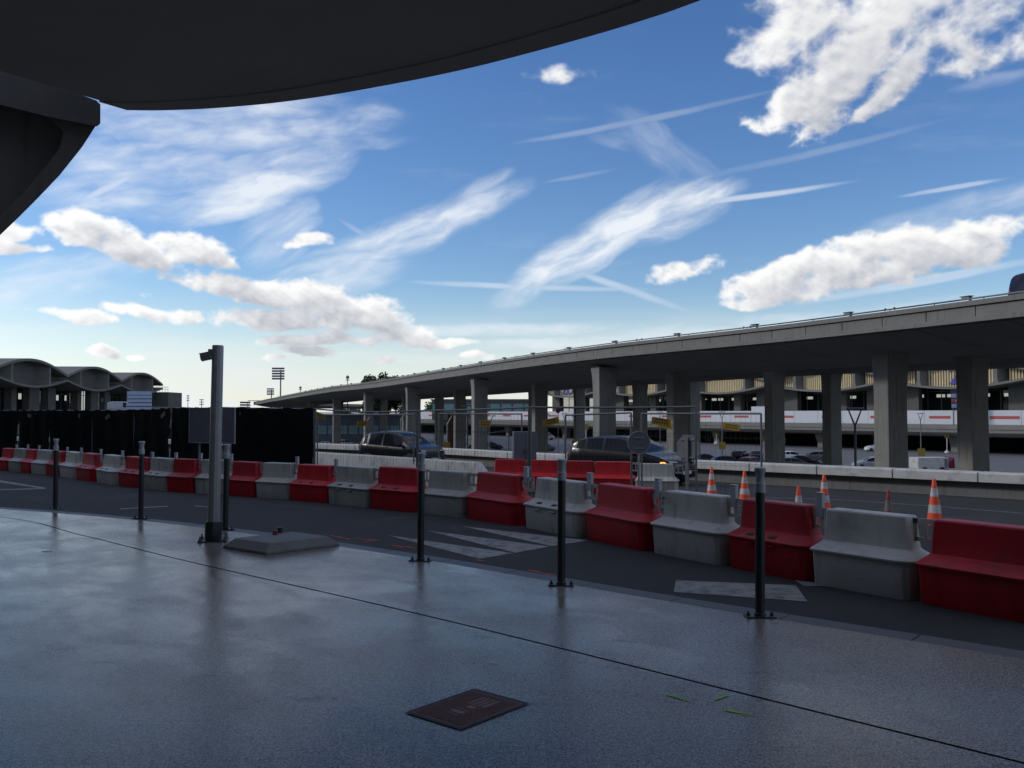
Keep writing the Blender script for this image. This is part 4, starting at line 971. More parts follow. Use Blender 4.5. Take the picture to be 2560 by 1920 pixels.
def car(kind, L, W, H, S, pt, ns=30, detail=True, label='', group=None, wheels=True):
    r = thing(kind, label, 'car', group=group); xs, rings, info = car_shell(L, W, H, S, ns); n = len(rings[0])
    V_ = [p for q in rings for p in q]; F = {'body': [], 'windscreen': [], 'rear_window': [], 'side_window': [], 'side_window2': []}
    for i in range(len(xs) - 1):
        xm = (xs[i] + xs[i + 1]) / 2; gh = (info[i][1] + info[i + 1][1]) / 2
        for j in range(n - 1):
            seg = j if j < 8 else n - 2 - j; key = 'body'
            if seg == 4 and S['side'][0] < xm < S['side'][1] and gh > .1 * H and not any(a < xm < b for a, b in S['pillars']): key = 'side_window' if j < 8 else 'side_window2'
            if seg >= 6 and S['ws'][0] < xm < S['ws'][1]: key = 'windscreen'
            if seg >= 6 and S['rw'][0] < xm < S['rw'][1]: key = 'rear_window'
            F[key].append((i * n + j, i * n + j + 1, (i + 1) * n + j + 1, (i + 1) * n + j))
    F['body'] += [tuple(range(n)), tuple(range(len(V_) - 1, len(V_) - 1 - n, -1))]
    for key, fs in F.items():
        if not fs: continue
        used = sorted({k for f in fs for k in f}); mp = {k: i for i, k in enumerate(used)}
        m = MB(); m.v = [V_[k] for k in used]; m.f = [tuple(mp[k] for k in f) for f in fs]
        o = m.build(key.rstrip('2'), M[pt] if key == 'body' else M['car_glass'], r, smooth=38 if key == 'body' else 60)
    m = MB(); m.box((0, 0, .2 * H), (L * .86, W * .8, .12 * H)); m.build('underside', M['rubber'], r)
    if wheels:
        rad = .205 * H if H < 1.7 else .32
        for x in (-.31 * L, .31 * L):
            for s in (-1, 1):
                mt = Matrix.Translation((x, s * (W / 2 - .09), rad)) @ Matrix.Rotation(R(90), 4, 'X')
                m = MB(); m.lathe([(rad * .62, -.10), (rad * .95, -.10), (rad, -.07), (rad, .07), (rad * .95, .10), (rad * .62, .10)], 20, M=mt); t_ = m.build('tyre', M['rubber'], r, smooth=40)
                m = MB(); m.lathe([(rad * .64, -.05), (rad * .64, .05)], 16, M=mt)
                for k in range(5):
                    a = 2 * math.pi * k / 5; m.add([(0, 0, 0)], []); m.box((rad * .32 * math.cos(a), rad * .32 * math.sin(a), -s * .06 * -1 if s < 0 else -.06), (rad * .6, rad * .14, .03), a, M=mt)
                m.build('rim', M['silver_paint'], t_)
                if detail:
                    m = MB(); m.lathe([(rad * 1.14, -.004), (rad * 1.14, .004)], 24, M=Matrix.Translation((x, s * (W / 2 - .012), rad * 1.02)) @ Matrix.Rotation(R(90), 4, 'X')); m.build('wheel_arch_shade', M['rubber'], r)  # dark disc on the body side, painted shade of the arch opening
    for s in (-1, 1):
        m = MB(); m.lathe([(.0, -.5), (.55, -.4), (.9, -.12), (1, .1), (.8, .4), (.0, .5)], 10, M=Matrix.Translation((L * .435, s * W * .36, H * .475)) @ Matrix.Rotation(R(s * -28), 4, 'Z') @ Matrix.Diagonal((.26, .11, .10, 1)))
        m.build('headlamp', M['lamp_glass'], r, smooth=60)
        m = MB(); m.lathe([(.0, -.5), (.7, -.4), (1, 0), (.7, .4), (.0, .5)], 8, M=Matrix.Translation((-L * .478, s * W * .395, H * .56)) @ Matrix.Diagonal((.07, .10, .26, 1))); m.build('tail_lamp', M['tail_red'], r, smooth=60)
        m = MB(); m.lathe([(.0, -.5), (.8, -.35), (1, 0), (.8, .35), (0, .5)], 10, M=Matrix.Translation((L * .185, s * (W / 2 + .07), H * .645)) @ Matrix.Diagonal((.07, .11, .14, 1))); m.build('mirror', M[pt], r, smooth=60)
    if detail:
        m = MB(); m.box((L * .4985, 0, H * .27), (.02, .52, .11)); m.build('number_plate', M['plate'], r)
        m = MB(); m.box((L * .488, 0, H * .38), (.03, W * .5, .07)); m.build('grille', M['rubber'], r)
        for s in (-1, 1):
            m = MB(); m.box((-L * .02, s * W * .487, H * .57), (.16, .03, .025)); m.build('door_handle', M[pt], r)
            m = MB(); m.path([Vector((L * .175, s * (W * .5 - .004), H * .25)), Vector((L * .18, s * W * .4955, H * .5)), Vector((L * .13, s * W * .478, H * .6))], .006, 4); m.path([Vector((-L * .12, s * (W * .5 - .002), H * .2)), Vector((-L * .12, s * W * .4975, H * .5)), Vector((-L * .115, s * W * .48, H * .64))], .006, 4)
            m.build('door_seam', M['rubber'], r)
    return r
def put_car(o, px, d, head, z=None):
    X = (px - 1280) / FPX * d; o.location = (X, d, zroad(X, d) if z is None else z); o.rotation_euler = (0, 0, math.atan2(head[1], head[0])); return o
c1 = put_car(car('parked_car', 3.75, 1.68, 1.52, SMALL, 'black_paint', label='small rounded dark car driving behind the wire fence, farther left'), 1006, 36.2, (.80, -.60))
c1['label'] = 'small rounded dark car on the road behind the wire fence, left one'; c1.name = 'small_car'
c2 = put_car(car('dark_hatchback', 4.2, 1.76, 1.53, HATCH, 'black_paint', ns=36, label='larger dark hatchback with amber light behind the wire fence, right one'), 1576, 28.6, (.75, -.66))
for s in (-1, 1):
    m = MB(); m.lathe([(0, -.5), (.8, -.3), (1, 0), (.8, .3), (0, .5)], 10, M=Matrix.Translation((4.15 * .418, s * 1.76 * .475, 1.53 * .475)) @ Matrix.Diagonal((.11, .07, .065, 1))); m.build('indicator', M['amber'], c2, smooth=60)
# headlight of the small car is round
for ch in c1.children:
    if ch.name.startswith('headlamp'): ch.scale = (.98, 1, 1.0)

# cars in the car park (roof row -> distance)
PARK = [(1763, 1133, 'SEDAN', 'black_paint', 12, 'black car nearest the round fence sign in the sunken car park'), (1818, 1138, 'HATCH', 'navy_paint', 5, 'dark car parked in the sunken car park below the yellow board'), (1850, 1125, 'HATCH', 'black_paint', 60, 'dark car in the rear row of the car park left of a column'),
        (1890, 1126, 'SEDAN', 'black_paint', 75, 'black car in the rear row of the car park just left of a column'), (1880, 1141, 'HATCH', 'red_paint', 40, 'dark red car in the front row of the car park'), (1984, 1143, 'HATCH', 'grey_paint', -8, 'grey car nose just right of a column in the car park'), (2004, 1137, 'SEDAN', 'black_paint', -12, 'black car with bright windscreen in the car park between two columns'),
        (1976, 1127, 'HATCH', 'white_paint', 10, 'pale car in the rear row between two columns'), (2034, 1127, 'HATCH', 'grey_paint', 170, 'grey car in the rear row left of the narrow column'), (2082, 1153, 'SEDAN', 'navy_paint', -30, 'dark car just below the narrow column in the car park'),
        (2176, 1141, 'SEDAN', 'silver_paint', 175, 'silver car half hidden by the wide column in the car park'), (2190, 1107, 'HATCH', 'white_paint', 178, 'white car far off under the terminal road'), (1360, 1107, 'HATCH', 'grey_paint', 15, 'dark car beside a yellow board behind the fence joint'),
        (1152, 1106, 'SEDAN', 'white_paint', 200, 'pale car beyond the low wall right of the small dark car'), (1228, 1104, 'SEDAN', 'black_paint', 20, 'dark car beyond the low wall near the shelter'), (864, 1099, 'HATCH', 'white_paint', 30, 'white car beyond the low wall left of the small dark car'), (822, 1104, 'HATCH', 'white_paint', 5, 'pale car roof showing above the low wall at the netting'), (912, 1102, 'HATCH', 'black_paint', 150, 'dark car beyond the low wall above the small car'),
        (1200, 1109, 'HATCH', 'grey_paint', 40, 'grey car beside a viaduct column beyond the low wall')]
protos = {}
for px, ry, st, pt, ang, lab in PARK:
    H = 1.46; d = (5.0 + EYE - H) * FPX / (ry - HORIZON); key = (st, pt)
    if key not in protos: protos[key] = o = car('parked_car', 4.3 if st == 'SEDAN' else 4.0, 1.74, H, {'SEDAN': SEDAN, 'HATCH': HATCH}[st], pt, ns=18, detail=False)
    else: o = copy_tree(protos[key])
    X = (px - 1280) / FPX * d; o.location = (X, d, -5.0); o.rotation_euler = (0, 0, R(ang)); o['label'] = lab; o['group'] = 'cars in the sunken car park'
v = car('white_van', 5.0, 1.9, 2.0, VAN, 'silver_paint', ns=18, detail=False, label='pale van under the terminal road left of the fence joint')
d = (5 + EYE - 2.0) * FPX / (1073 - HORIZON); d = min(d, 215); v.location = ((1362 - 1280) / FPX * d, d, -5.0 + (0)); v.rotation_euler = (0, 0, R(10)); v['category'] = 'van'
# dark van on the viaduct at the right edge
v = car('dark_van', 5.0, 1.9, 1.85, VAN, 'navy_paint', ns=18, detail=False, label='dark vehicle on top of the viaduct at the right edge of the picture')
pv = at(2560, 700, 36); v['category'] = 'van'; v.location = (22.75, 34.7, 5.7); v.rotation_euler = (0, 0, math.atan2(-.91, .42))

# ---------------------------------------------------------------- terminals with lens-shaped roof shells
M['cream'] = pm('cream_fins', (.66, .54, .33), .7, .1, .8, 0); M['tinted'] = glass('tinted_glass', (.02, .03, .03), .06)
_b = M['tinted'].node_tree.nodes['Principled BSDF']; _b.inputs['Alpha'].default_value = .55
M['shell'] = pm('shell_concrete', (.17, .163, .147), .85, .12, .25, .1, 6, streak=.3); M['shell_dark'] = pm('shell_panel_concrete', (.115, .11, .10), .85, .16, .3, .1, 6, streak=.5)
M['blue_letter'] = pm('blue_lettering', (.05, .06, .30), .5, .05, 3, 0); M['banner'] = pm('red_banner', (.42, .065, .05), .6, .08, 1, 0)
M['pale_sign'] = pm('pale_blue_sign', (.36, .42, .56), .5, .06, 2, 0); M['pale_glass'] = glass('pale_green_glass', (.22, .36, .36), .08); M['cream_light'] = emit('lit_lamp', (1, .93, .75), 6.0)
def text_mesh(txt, size, mat, parent, M4, name='lettering', ext=.04):
    cu = bpy.data.curves.new('t', 'FONT'); cu.body = txt; cu.size = size; cu.extrude = ext; cu.align_x = 'CENTER'; cu.offset = size * .012
    o = bpy.data.objects.new('t', cu); COL.objects.link(o); dg = bpy.context.evaluated_depsgraph_get(); me = bpy.data.meshes.new_from_object(o.evaluated_get(dg)); bpy.data.objects.remove(o); bpy.data.curves.remove(cu)
    me.transform(M4); me.materials.clear(); me.materials.append(mat); t = bpy.data.objects.new(name, me); COL.objects.link(t); t.parent = parent; return t
UPR = Matrix.Rotation(R(90), 4, 'X')
def lens(x, P): return math.cos(math.pi * max(-1, min(1, 2 * x / P)) / 2)
def terminal(label, origin, ang, nb, P, fins, deck_ext=(0, 0), hoard=True, depth=24):
    t = thing('airport_terminal', label, 'building', (origin[0], origin[1], 0), ang)
    zc, up, dn = (8.35, 3.2, 2.3) if fins else (9.0, 3.2, 2.4); NX = 28; x0, x1 = -P / 2 - deck_ext[0], (nb - .5) * P + deck_ext[1]
    for k in range(nb):
        cx = k * P; xs = [-P / 2 + P * i / NX for i in range(NX + 1)]
        U = [(x, zc + .7 + (up - .7) * lens(x, P)) for x in xs]; Lo = [(x, zc - .7 - (dn - .7) * lens(x, P)) for x in xs]
        T4 = Matrix.Translation((cx, 0, 0))
        m = MB(); m.loft([[(x, y, z - (0 if e else .5)) for x, z in U for e in (1,)] + [(x, y, z - .5) for x, z in reversed(U)] for y in (0, depth)], True, True, T4); m.build('roof_shell', M['shell'], t, smooth=35)
        m = MB(); m.loft([[(x, y, z + .42) for x, z in Lo] + [(x, y, z) for x, z in reversed(Lo)] for y in (0, 9.5)], True, True, T4); m.build('lower_shell', M['shell'], t, smooth=35)
        m = MB(); m.loft([[(x, y, z - .3) for x, z in U] + [(x, y, z + .3) for x, z in reversed(Lo)] for y in (2.6, 3.0)], True, True, T4); m.build('lens_panel', M['shell_dark'] if not fins else M['dark'], t)
        for s in (-1, 1):
            x = s * P * .255; m = MB()
            zu, zl = zc + .7 + (up - .7) * lens(x, P) - .3, zc - .7 - (dn - .7) * lens(x, P) + .3
            m.loft([[(x - .55, .25, zl), (x + .55, .25, zl), (x + 1.3, 2.7, zl), (x - 1.3, 2.7, zl)], [(x - .3, .35, zl + 1.0), (x + .3, .35, zl + 1.0), (x + 1.1, 2.7, zl + 1.0), (x - 1.1, 2.7, zl + 1.0)], [(x - .28, .3, zu), (x + .28, .3, zu), (x + 1.1, 2.7, zu), (x - 1.1, 2.7, zu)]], True, True, T4); m.build('rib', M['shell'], t)
        if fins:
            m = MB(); n = int(P / .5)
            for i in range(1, n):
                x = -P / 2 + P * i / n
                if abs(abs(x) - P * .255) < 1.25: continue
                zu, zl = zc + .7 + (up - .7) * lens(x, P) - .5, zc - .7 - (dn - .7) * lens(x, P) + .42
                m.box((cx + x, 2.2, (zu + zl) / 2), (.26, .5, zu - zl))
            tag(m.build('fins', M['cream'], t), kind='stuff')
        for x, w in ((-P * .40, 3.4), (P * .06, 2.0), (P * .34, 4.2)):                 # piers under the shell
            m = MB(); m.box((cx + x, 5.2, 3.2), (w, 1.4, 7.6)); m.build('pier', M['shell_dark'], t)
        m = MB(); m.v = [(cx - P / 2, 8.6, -.4), (cx + P / 2, 8.6, -.4), (cx + P / 2, 8.6, 8.0), (cx - P / 2, 8.6, 8.0)]; m.f = [(0, 1, 2, 3)]; m.build('glazing', M['tinted'], t, fix=False)
        m = MB()
        for i in range(10): m.box((cx - P / 2 + P * (i + .5) / 10, 8.5, 3.6), (.14, .14, 7.8))
        m.box((cx, 8.48, 2.0), (P - .1, .12, .16)); m.box((cx, 8.48, 5.9), (P - .1, .12, .12)); tag(m.build('mullions', M['galv_dull'], t), kind='stuff')
        # rear wall with an open strip through which the sky shows
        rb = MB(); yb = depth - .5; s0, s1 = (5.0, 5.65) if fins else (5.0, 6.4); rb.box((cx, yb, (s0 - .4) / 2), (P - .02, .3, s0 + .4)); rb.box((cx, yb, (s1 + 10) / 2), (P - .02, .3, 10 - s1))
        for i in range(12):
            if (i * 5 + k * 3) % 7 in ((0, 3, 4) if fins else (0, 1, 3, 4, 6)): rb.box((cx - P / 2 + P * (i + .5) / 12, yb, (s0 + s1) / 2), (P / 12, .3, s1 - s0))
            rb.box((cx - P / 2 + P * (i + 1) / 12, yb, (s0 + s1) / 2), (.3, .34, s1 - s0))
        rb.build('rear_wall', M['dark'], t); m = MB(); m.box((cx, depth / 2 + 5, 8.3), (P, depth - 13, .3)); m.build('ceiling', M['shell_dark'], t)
    # raised road in front
    m = MB(); m.prism([(-14.6, -.42), (-14.6, -1.55), (-13.9, -2.05), (-11, -2.35), (depth + 2, -2.35), (depth + 2, -.42)], x0, x1, 'x'); m.build('raised_road', M['concrete'], t)
    m = MB(); m.prism([(-14.75, -1.0), (-14.75, -.25), (-14.5, -.2), (-14.3, -.25), (-14.3, -1.0)], x0, x1, 'x'); m.build('road_edge', M['concrete'], t)
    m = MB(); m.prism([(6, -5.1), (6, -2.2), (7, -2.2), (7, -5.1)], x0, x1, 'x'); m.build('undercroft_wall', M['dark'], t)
    n = int((x1 - x0) / 13)
    for i in range(n):
        x = x0 + 6 + i * 13; m = MB(); m.loft([[(x - .7, -10.6, -5.1), (x + .7, -10.6, -5.1), (x + .7, -9.2, -5.1), (x - .7, -9.2, -5.1)], [(x - .7, -10.6, -4), (x + .7, -10.6, -4), (x + .7, -9.2, -4), (x - .7, -9.2, -4)], [(x - 1.15, -10.9, -2.3), (x + 1.15, -10.9, -2.3), (x + 1.15, -8.9, -2.3), (x - 1.15, -8.9, -2.3)]]); m.build('undercroft_column', M['concrete'], t)
    if hoard:
        n = int((x1 - x0) / 5.2)
        for i in range(n):
            x = x0 + (i + .5) * 5.2; hh = 2.35 + (.9 if (i * 7) % 11 == 3 else 0)
            m = MB(); m.box((x, -14.0, -.25 + hh / 2), (5.14, .08, hh)); h = m.build('hoarding_panel', M['hoarding'], t)
            if i % 2: m = MB(); m.box((x + .1, -14.05, .95), (3.2 + (i * 5 % 4) * .45, .03, .46)); m.build('banner', M['banner'], h)
    return t
UX = (.589, -.809)
tr = terminal('long terminal with cream slatted lens shaped roof fronts behind the viaducts', (15.9, 247), math.atan2(UX[1], UX[0]), 6, 27.5, True, (150, 0))
for k, dx, txt in ((0, -2.3, '2D'), (4, .4, '2B')):
    text_mesh(txt, 4.4, M['blue_letter'], tr, Matrix.Translation((k * 27.5 + dx, 1.75, 7.05)) @ UPR)
m = MB(); m.lathe([(0, -.3), (.28, -.15), (.3, .1), (0, .3)], 10, (1.45 * 27.5, 4.6, 5.2)); m.build('lit_lamp', M['cream_light'], tr)
tl = terminal('grey concrete terminal with wavy lens roofs at the left edge', (-91, 139), R(93.2), 4, 29.0, False, (30, 4), hoard=False)
text_mesh('2A', 4.2, M['blue_letter'], tl, Matrix.Translation((3 * 29 - 3.5, 2.5, 7.4)) @ UPR)
text_mesh('2A', 1.1, M['galv_dull'], tl, Matrix.Translation((2 * 29 + 6, 1.2, 4.4)) @ UPR, 'small_lettering')
# end block and raised road beyond the left terminal
r = thing('roof_terrace', 'low concrete block with a railing at the end of the wavy terminal', 'building')
a = at(425, 980, 246); m = MB(); m.box((a.x - 8, 246, 3.6), (19, 10, 7.8)); m.build('block', M['shell_dark'], r)
m = MB()
for i in range(9): m.tube((a.x - 5 + i * .8, 241, 7.5), (a.x - 5 + i * .8, 241, 8.9), .05, 4)
m.tube((a.x - 5, 241, 8.9), (a.x + 1.4, 241, 8.9), .06, 4); m.tube((a.x - 5, 241, 8.2), (a.x + 1.4, 241, 8.2), .04, 4); tag(m.build('railing', M['galv_dull'], r), kind='stuff')
r = thing('far_ramp', 'distant curved concrete ramp with rounded end right of the wavy terminal', 'bridge')
e = [at(px, 1018, d) for px, d in ((380, 232), (420, 238), (450, 246), (472, 258), (484, 272), (487, 288), (478, 306))]; e = catmull([Vector((p.x, p.y, 0)) for p in e], 40)
m = MB(); rg = []
for i, p in enumerate(e):
    a, b = e[max(0, i - 1)], e[min(39, i + 1)]; t = (b - a).normalized(); nn = Vector((t.y, -t.x, 0)); rg.append([p + nn * d + Vector((0, 0, z)) for d, z in ((0, 3.4), (0, 2.0), (-.8, 1.5), (-7, 1.3), (-7, 3.4), (-6.7, 3.4), (-6.7, 2.6), (-.3, 2.6), (-.3, 3.4))])
m.loft(rg); m.build('deck', M['concrete_dark'], r)
for k in (4, 18, 30): m = MB(); m.box((e[k].x - 3, e[k].y, -1.8), (1.6, 1.6, 6.6)); m.build('pier', M['concrete_dark'], r)

# ---------------------------------------------------------------- low buildings seen between the columns
def block(label, px0, px1, y_top, d, zlow, mat, glassrow=None, name='low_building', dep=14):
    a, b = at(px0, y_top, d), at(px1, y_top, d); c = (a + b) / 2; r = thing(name, label, 'building', (c.x, d, zlow)); w = b.x - a.x; h = a.z - zlow
    m = MB(); m.box((0, dep / 2, h / 2), (w, dep, h)); m.build('walls', mat, r); m = MB(); m.box((0, dep / 2, h + .2), (w + .8, dep + .8, .4)); m.build('roof', M['concrete_dark'], r)
    if glassrow:
        n, z0, z1 = glassrow
        for i in range(n): m = MB(); m.box((-w / 2 + w * (i + .5) / n, -.05, (z0 + z1) / 2 - zlow), (w / n * .84, .12, z1 - z0)); m.build('window', M['pale_glass'], r)
    return r
block('low flat roofed building with pale green windows beyond the viaduct columns', 1080, 1338, 1001, 262, -.4, M['shell_dark'], (9, 1.6, 4.4))
block('long grey blue hall beyond the low wall at the left of the viaduct', 690, 1000, 1040, 178, -5, pm('hall_cladding', (.10, .115, .15), .7, .1, .3, 0), (12, -2.6, -.9))
block('dark red cladded kiosk between viaduct columns', 1119, 1143, 1035, 150, -5, pm('red_cladding', (.12, .035, .03), .7, .1, .5, 0), None, 'kiosk', 4)
block('distant flat roofed shed on the horizon left of the viaduct', 560, 670, 1021, 420, -5, M['shell_dark'], None, 'shed', 20)
block('distant hall roof showing above the netting beside the camera pole', 430, 560, 1027, 380, -5, M['shell_dark'], None, 'shed', 20)

# ---------------------------------------------------------------- trees
def tree(p, h, w, label, n=1500, seed=1):
    rnd = random.Random(seed); r = thing('tree', label, 'tree', p, 0, 'trees behind the viaduct'); m = MB()
    m.tube((0, 0, 0), (0, 0, h * .55), w * .06, 7, w * .035)
    for k in range(5):
        a = rnd.uniform(0, 6.3); m.tube((0, 0, h * (.35 + .05 * k)), (math.cos(a) * w * .35, math.sin(a) * w * .35, h * (.6 + .06 * k)), w * .025, 5, w * .01)
    m.build('trunk', M['bark'], r, smooth=60); m = MB(); cl = [(Vector((rnd.gauss(0, w * .2), rnd.gauss(0, w * .2), h * rnd.uniform(.45, .92))), w * rnd.uniform(.13, .24)) for _ in range(16)]
    for _ in range(n):
        c, s = cl[rnd.randrange(len(cl))]; q = c + Vector((rnd.gauss(0, 1), rnd.gauss(0, 1), rnd.gauss(0, .8))).normalized() * s * rnd.uniform(.5, 1.05); u = Vector((rnd.gauss(0, 1), rnd.gauss(0, 1), rnd.gauss(0, 1))).normalized(); v = u.orthogonal().normalized(); L = w * rnd.uniform(.035, .07)
        m.add([q - u * L, q + v * L * .5, q + u * L, q - v * L * .5], [(0, 1, 2, 3)])
    tag(m.build('crown', M['leaf'], r, fix=False), kind='stuff')
M['bark'] = pm('bark', (.06, .045, .035), .9, .2, 3, .3, 20); M['leaf'] = pm('foliage', (.045, .075, .025), .7, .4, .8, 0)
for i, (px, py, d, w, lab) in enumerate(((928, 946, 215, 5, 'small round tree at the left of the clump above the viaduct'), (950, 929, 222, 8, 'tallest tree of the clump showing above the viaduct'), (972, 934, 218, 6, 'middle right tree of the clump above the viaduct'), (990, 943, 224, 5, 'small tree at the right of the clump above the viaduct'),
                                        (872, 1018, 330, 9, 'far tree seen through the viaduct opening, left'), (886, 1022, 340, 9, 'far tree seen through the viaduct opening, right'), (1075, 1004, 330, 10, 'far tree seen between viaduct columns above parked vans'))):
    p = at(px, py, d); tree((p.x, d, -5), p.z + 5, w, lab, 2600 if i < 4 else 900, i + 3)

# ---------------------------------------------------------------- lamp posts with forked heads, yellow zone boards
def fork_lamp(px, top_y, d, head, board=None, label='', base=-5.0):
    p = at(px, top_y, d); h = p.z - base; r = thing('lamp_post', label, 'lamp post', (p.x, d, base), R(random.uniform(-20, 20)), 'forked lamp posts in the car park'); k = head
    m = MB(); m.tube((0, 0, 0), (0, 0, h - 1.35 * k), .12 * k, 10, .095 * k); m.build('mast', M['galv_dull'], r, smooth=60)
    for s in (-1, 1): m = MB(); m.tube((0, 0, h - 1.45 * k), (s * .52 * k, 0, h - .1 * k), .075 * k, 8, .055 * k); m.build('fork', M['galv_dull'], r, smooth=60)
    m = MB(); m.lathe([(.3 * k, -.12 * k), (.72 * k, -.05 * k), (.74 * k, 0), (.6 * k, .03 * k)], 20, (0, 0, h)); m.build('disc', M['galv'], r, smooth=40)
    if board:
        by, bw = board; z = at(px, by, d).z - base; m = MB(); m.box((0, -.16 * k, z), (bw, .05, bw * 1.05)); m.build('zone_board', M['yellow'], r, bevel=.01)
    return r
fork_lamp(2137, 1020, 70, 1.0, None, 'large forked lamp post left of the wide column')
fork_lamp(2301, 1033, 120, .68, (1131, 1.05), 'dark forked lamp post with yellow board between the two right columns')
fork_lamp(1168, 1013, 98, .98, None, 'large forked lamp post behind the fence left of a pale column')
fork_lamp(1805, 1029, 125, .7, (1114, .95), 'forked lamp post with yellow board right of the octagonal sign')
fork_lamp(1940, 1036, 112, .7, (1147, 1.0), 'forked lamp post with yellow board in front of a dark column')
fork_lamp(1412, 1034, 130, .7, None, 'forked lamp post beside the fence joint near the grey cabinet'); fork_lamp(1436, 1042, 118, .55, (1107, .8), 'forked lamp post with brown yellow board above the dark hatchback')
fork_lamp(1650, 1030, 140, .6, None, 'slim forked lamp post hidden partly by a column above the round sign')
def street_lamp(px, top_y, d, lean, board, label):
    p = at(px, top_y, d); h = p.z + 5; r = thing('street_lamp', label, 'lamp post', (p.x, d, -5), 0, 'slim street lamps with boards'); m = MB(); m.tube((0, 0, 0), (0, 0, h - .9), .08, 8, .06); m.tube((0, 0, h - .9), (lean, 0, h), .06, 8, .045); m.build('mast', M['galv'], r, smooth=60)
    m = MB(); m.box((lean * 1.15, 0, h + .02), (.5, .2, .1)); m.build('lamp_head', M['galv_dull'], r, bevel=.02)
    if board: z = at(px, board[0], d).z + 5; m = MB(); m.box((0, -.12, z), (board[1], .05, board[1])); m.build('zone_board', M['yellow'], r, bevel=.01)
for a in ((1118, 1038, 85, .5, (1113, .62), 'slim lamp with yellow board right of the small dark car'), (1002, 1030, 95, .55, None, 'slim leaning lamp above the small dark car'), (914, 1042, 105, .5, (1100, .7), 'slim lamp with yellow board at the rear of the small dark car'), (1355, 1036, 88, .4, (1122, .66), 'slim lamp with yellow board right of the grey cabinet'),
          (1223, 1040, 110, .5, None, 'slim lamp left of the grey cabinet'), (2426 - 5, 1030, 150, .5, None, 'slim lamp in front of the white hoarding by the right column')): street_lamp(*a)
def zone_post(px, top_y, base_y, label, white=True):
    d = (5 + EYE) * FPX / (base_y - HORIZON); p = at(px, top_y, d); h = p.z + 5; r = thing('zone_sign', label, 'sign', (p.x, d, -5), 0, 'yellow zone signs on white posts'); k = d / 150
    m = MB(); m.tube((0, 0, 0), (0, 0, h - .5), .075 * k, 8); m.build('post', M['white_paint'] if white else M['galv'], r, smooth=60)
    m = MB(); m.box((0, -.1, h - .45 * k), (.85 * k, .05, .95 * k)); m.build('board', M['yellow'], r, bevel=.01); m = MB(); m.lathe([(.42 * k, 0), (.45 * k, .18 * k), (.25 * k, .3 * k), (.22 * k, .42 * k)], 14); m.build('foot', M['white_paint'], r, smooth=40)
for a in ((1770, 1066, 1103, 'small yellow sign on a white post above the octagonal sign'), (1791, 1072, 1110, 'yellow sign on a white post right of the octagonal sign'), (1733, 1083, 1112, 'yellow sign just above the octagonal sign'), (2367, 1082, 1132, 'yellow sign on a white footed post between the two right columns'), (2184, 1084, 1118, 'yellow sign beside the left edge of the wide column'), (1957, 1094, 1116, 'yellow sign under the terminal road right of a dark column'), (1448, 1064, 1108, 'yellow sign above the rear of the dark hatchback'), (1465, 1061, 1104, 'farther small yellow sign above the dark hatchback'), (874, 1082, 1112, 'yellow sign beyond the low wall left of the small dark car')): zone_post(*a)
# no-stopping sign and direction board
p = at(1395, 1027, 95); r = thing('road_sign', 'small round red bordered sign on a pole above the fence', 'sign', (p.x, 95, -5)); h = p.z + 5
m = MB(); m.tube((0, .05, 0), (0, .05, h + .4), .04, 8); m.build('pole', M['galv'], r); m = MB(); m.lathe([(.26, -.01), (.26, .01)], 24, M=Matrix.Translation((0, 0, h)) @ UPR); m.build('red_disc', M['banner'], r); m = MB(); m.lathe([(.19, -.02), (.19, .0)], 24, M=Matrix.Translation((0, 0, h)) @ UPR); m.build('white_disc', M['hoarding'], r); m = MB(); m.box((0, -.025, h), (.06, .02, .38), 0, M=Matrix.Translation((0, 0, h)) @ Matrix.Rotation(R(40), 4, 'Y') @ Matrix.Translation((0, 0, -h))); m.build('bar', M['banner'], r)
a, b = at(2378, 975, 140), at(2418, 1022, 140); w = b.x - a.x; r = thing('direction_board', 'direction board with white and red rows beside the right column', 'sign', ((a.x + b.x) / 2, 140, -.4)); z1, z0 = a.z + .4, b.z + .4
m = MB(); m.box((0, .06, (z0 + z1) / 2), (w, .08, z1 - z0)); m.build('board', pm('board_navy', (.02, .025, .06), .5, .05, 2, 0), r)
for i, mt in enumerate(('pale_sign', 'banner', 'pale_sign')):
    zz = z1 - (z1 - z0) * (.30 + .27 * i); m = MB(); m.box((0, 0, zz), (w * .96, .05, (z1 - z0) * .2)); rw = m.build('row', M[mt], r); m = MB()
    for k in range(9): m.box((-w * .22 + w * .65 * k / 9, -.03, zz), (w * .045, .02, (z1 - z0) * (.07 + .03 * (k % 3))))
    tag(m.build('print', M['blue_letter'] if mt == 'pale_sign' else M['hoarding'], rw), kind='stuff')
for x in (-w * .35, w * .35): m = MB(); m.tube((x, .2, 0), (x, .2, z1), .09, 8); m.build('leg', M['galv_dull'], r)
# stacked pale boards at left
a, b = at(318, 978, 120), at(379, 1026, 120); w = b.x - a.x; r = thing('sign_stack', 'stack of pale blue direction boards in front of the wavy terminal', 'sign', ((a.x + b.x) / 2, 120, -2)); z1, z0 = a.z + 2, b.z + 2
n = 5
for i in range(n): m = MB(); hh = (z1 - z0) / n; m.box((0, 0, z1 - hh * (i + .5)), (w, .1, hh * (.80 if i else .95))); m.build('board', M['pale_sign'], r)
m = MB(); m.box((0, .1, (z0 + z1) / 2), (w * .9, .06, z1 - z0)); m.build('backing', M['dark'], r)
for x in (-w * .4, w * .4): m = MB(); m.tube((x, .2, 0), (x, .2, z1), .12, 8); m.build('leg', M['galv_dull'], r)
v = car('white_van', 4.6, 1.9, 2.3, VAN, 'silver_paint', ns=18, detail=False, label='pale van roof showing above the netting by the stacked sign boards'); v['category'] = 'van'; p = at(306, 1004, 150); v.location = (p.x, 150, p.z - 2.3); v.rotation_euler = (0, 0, R(15))
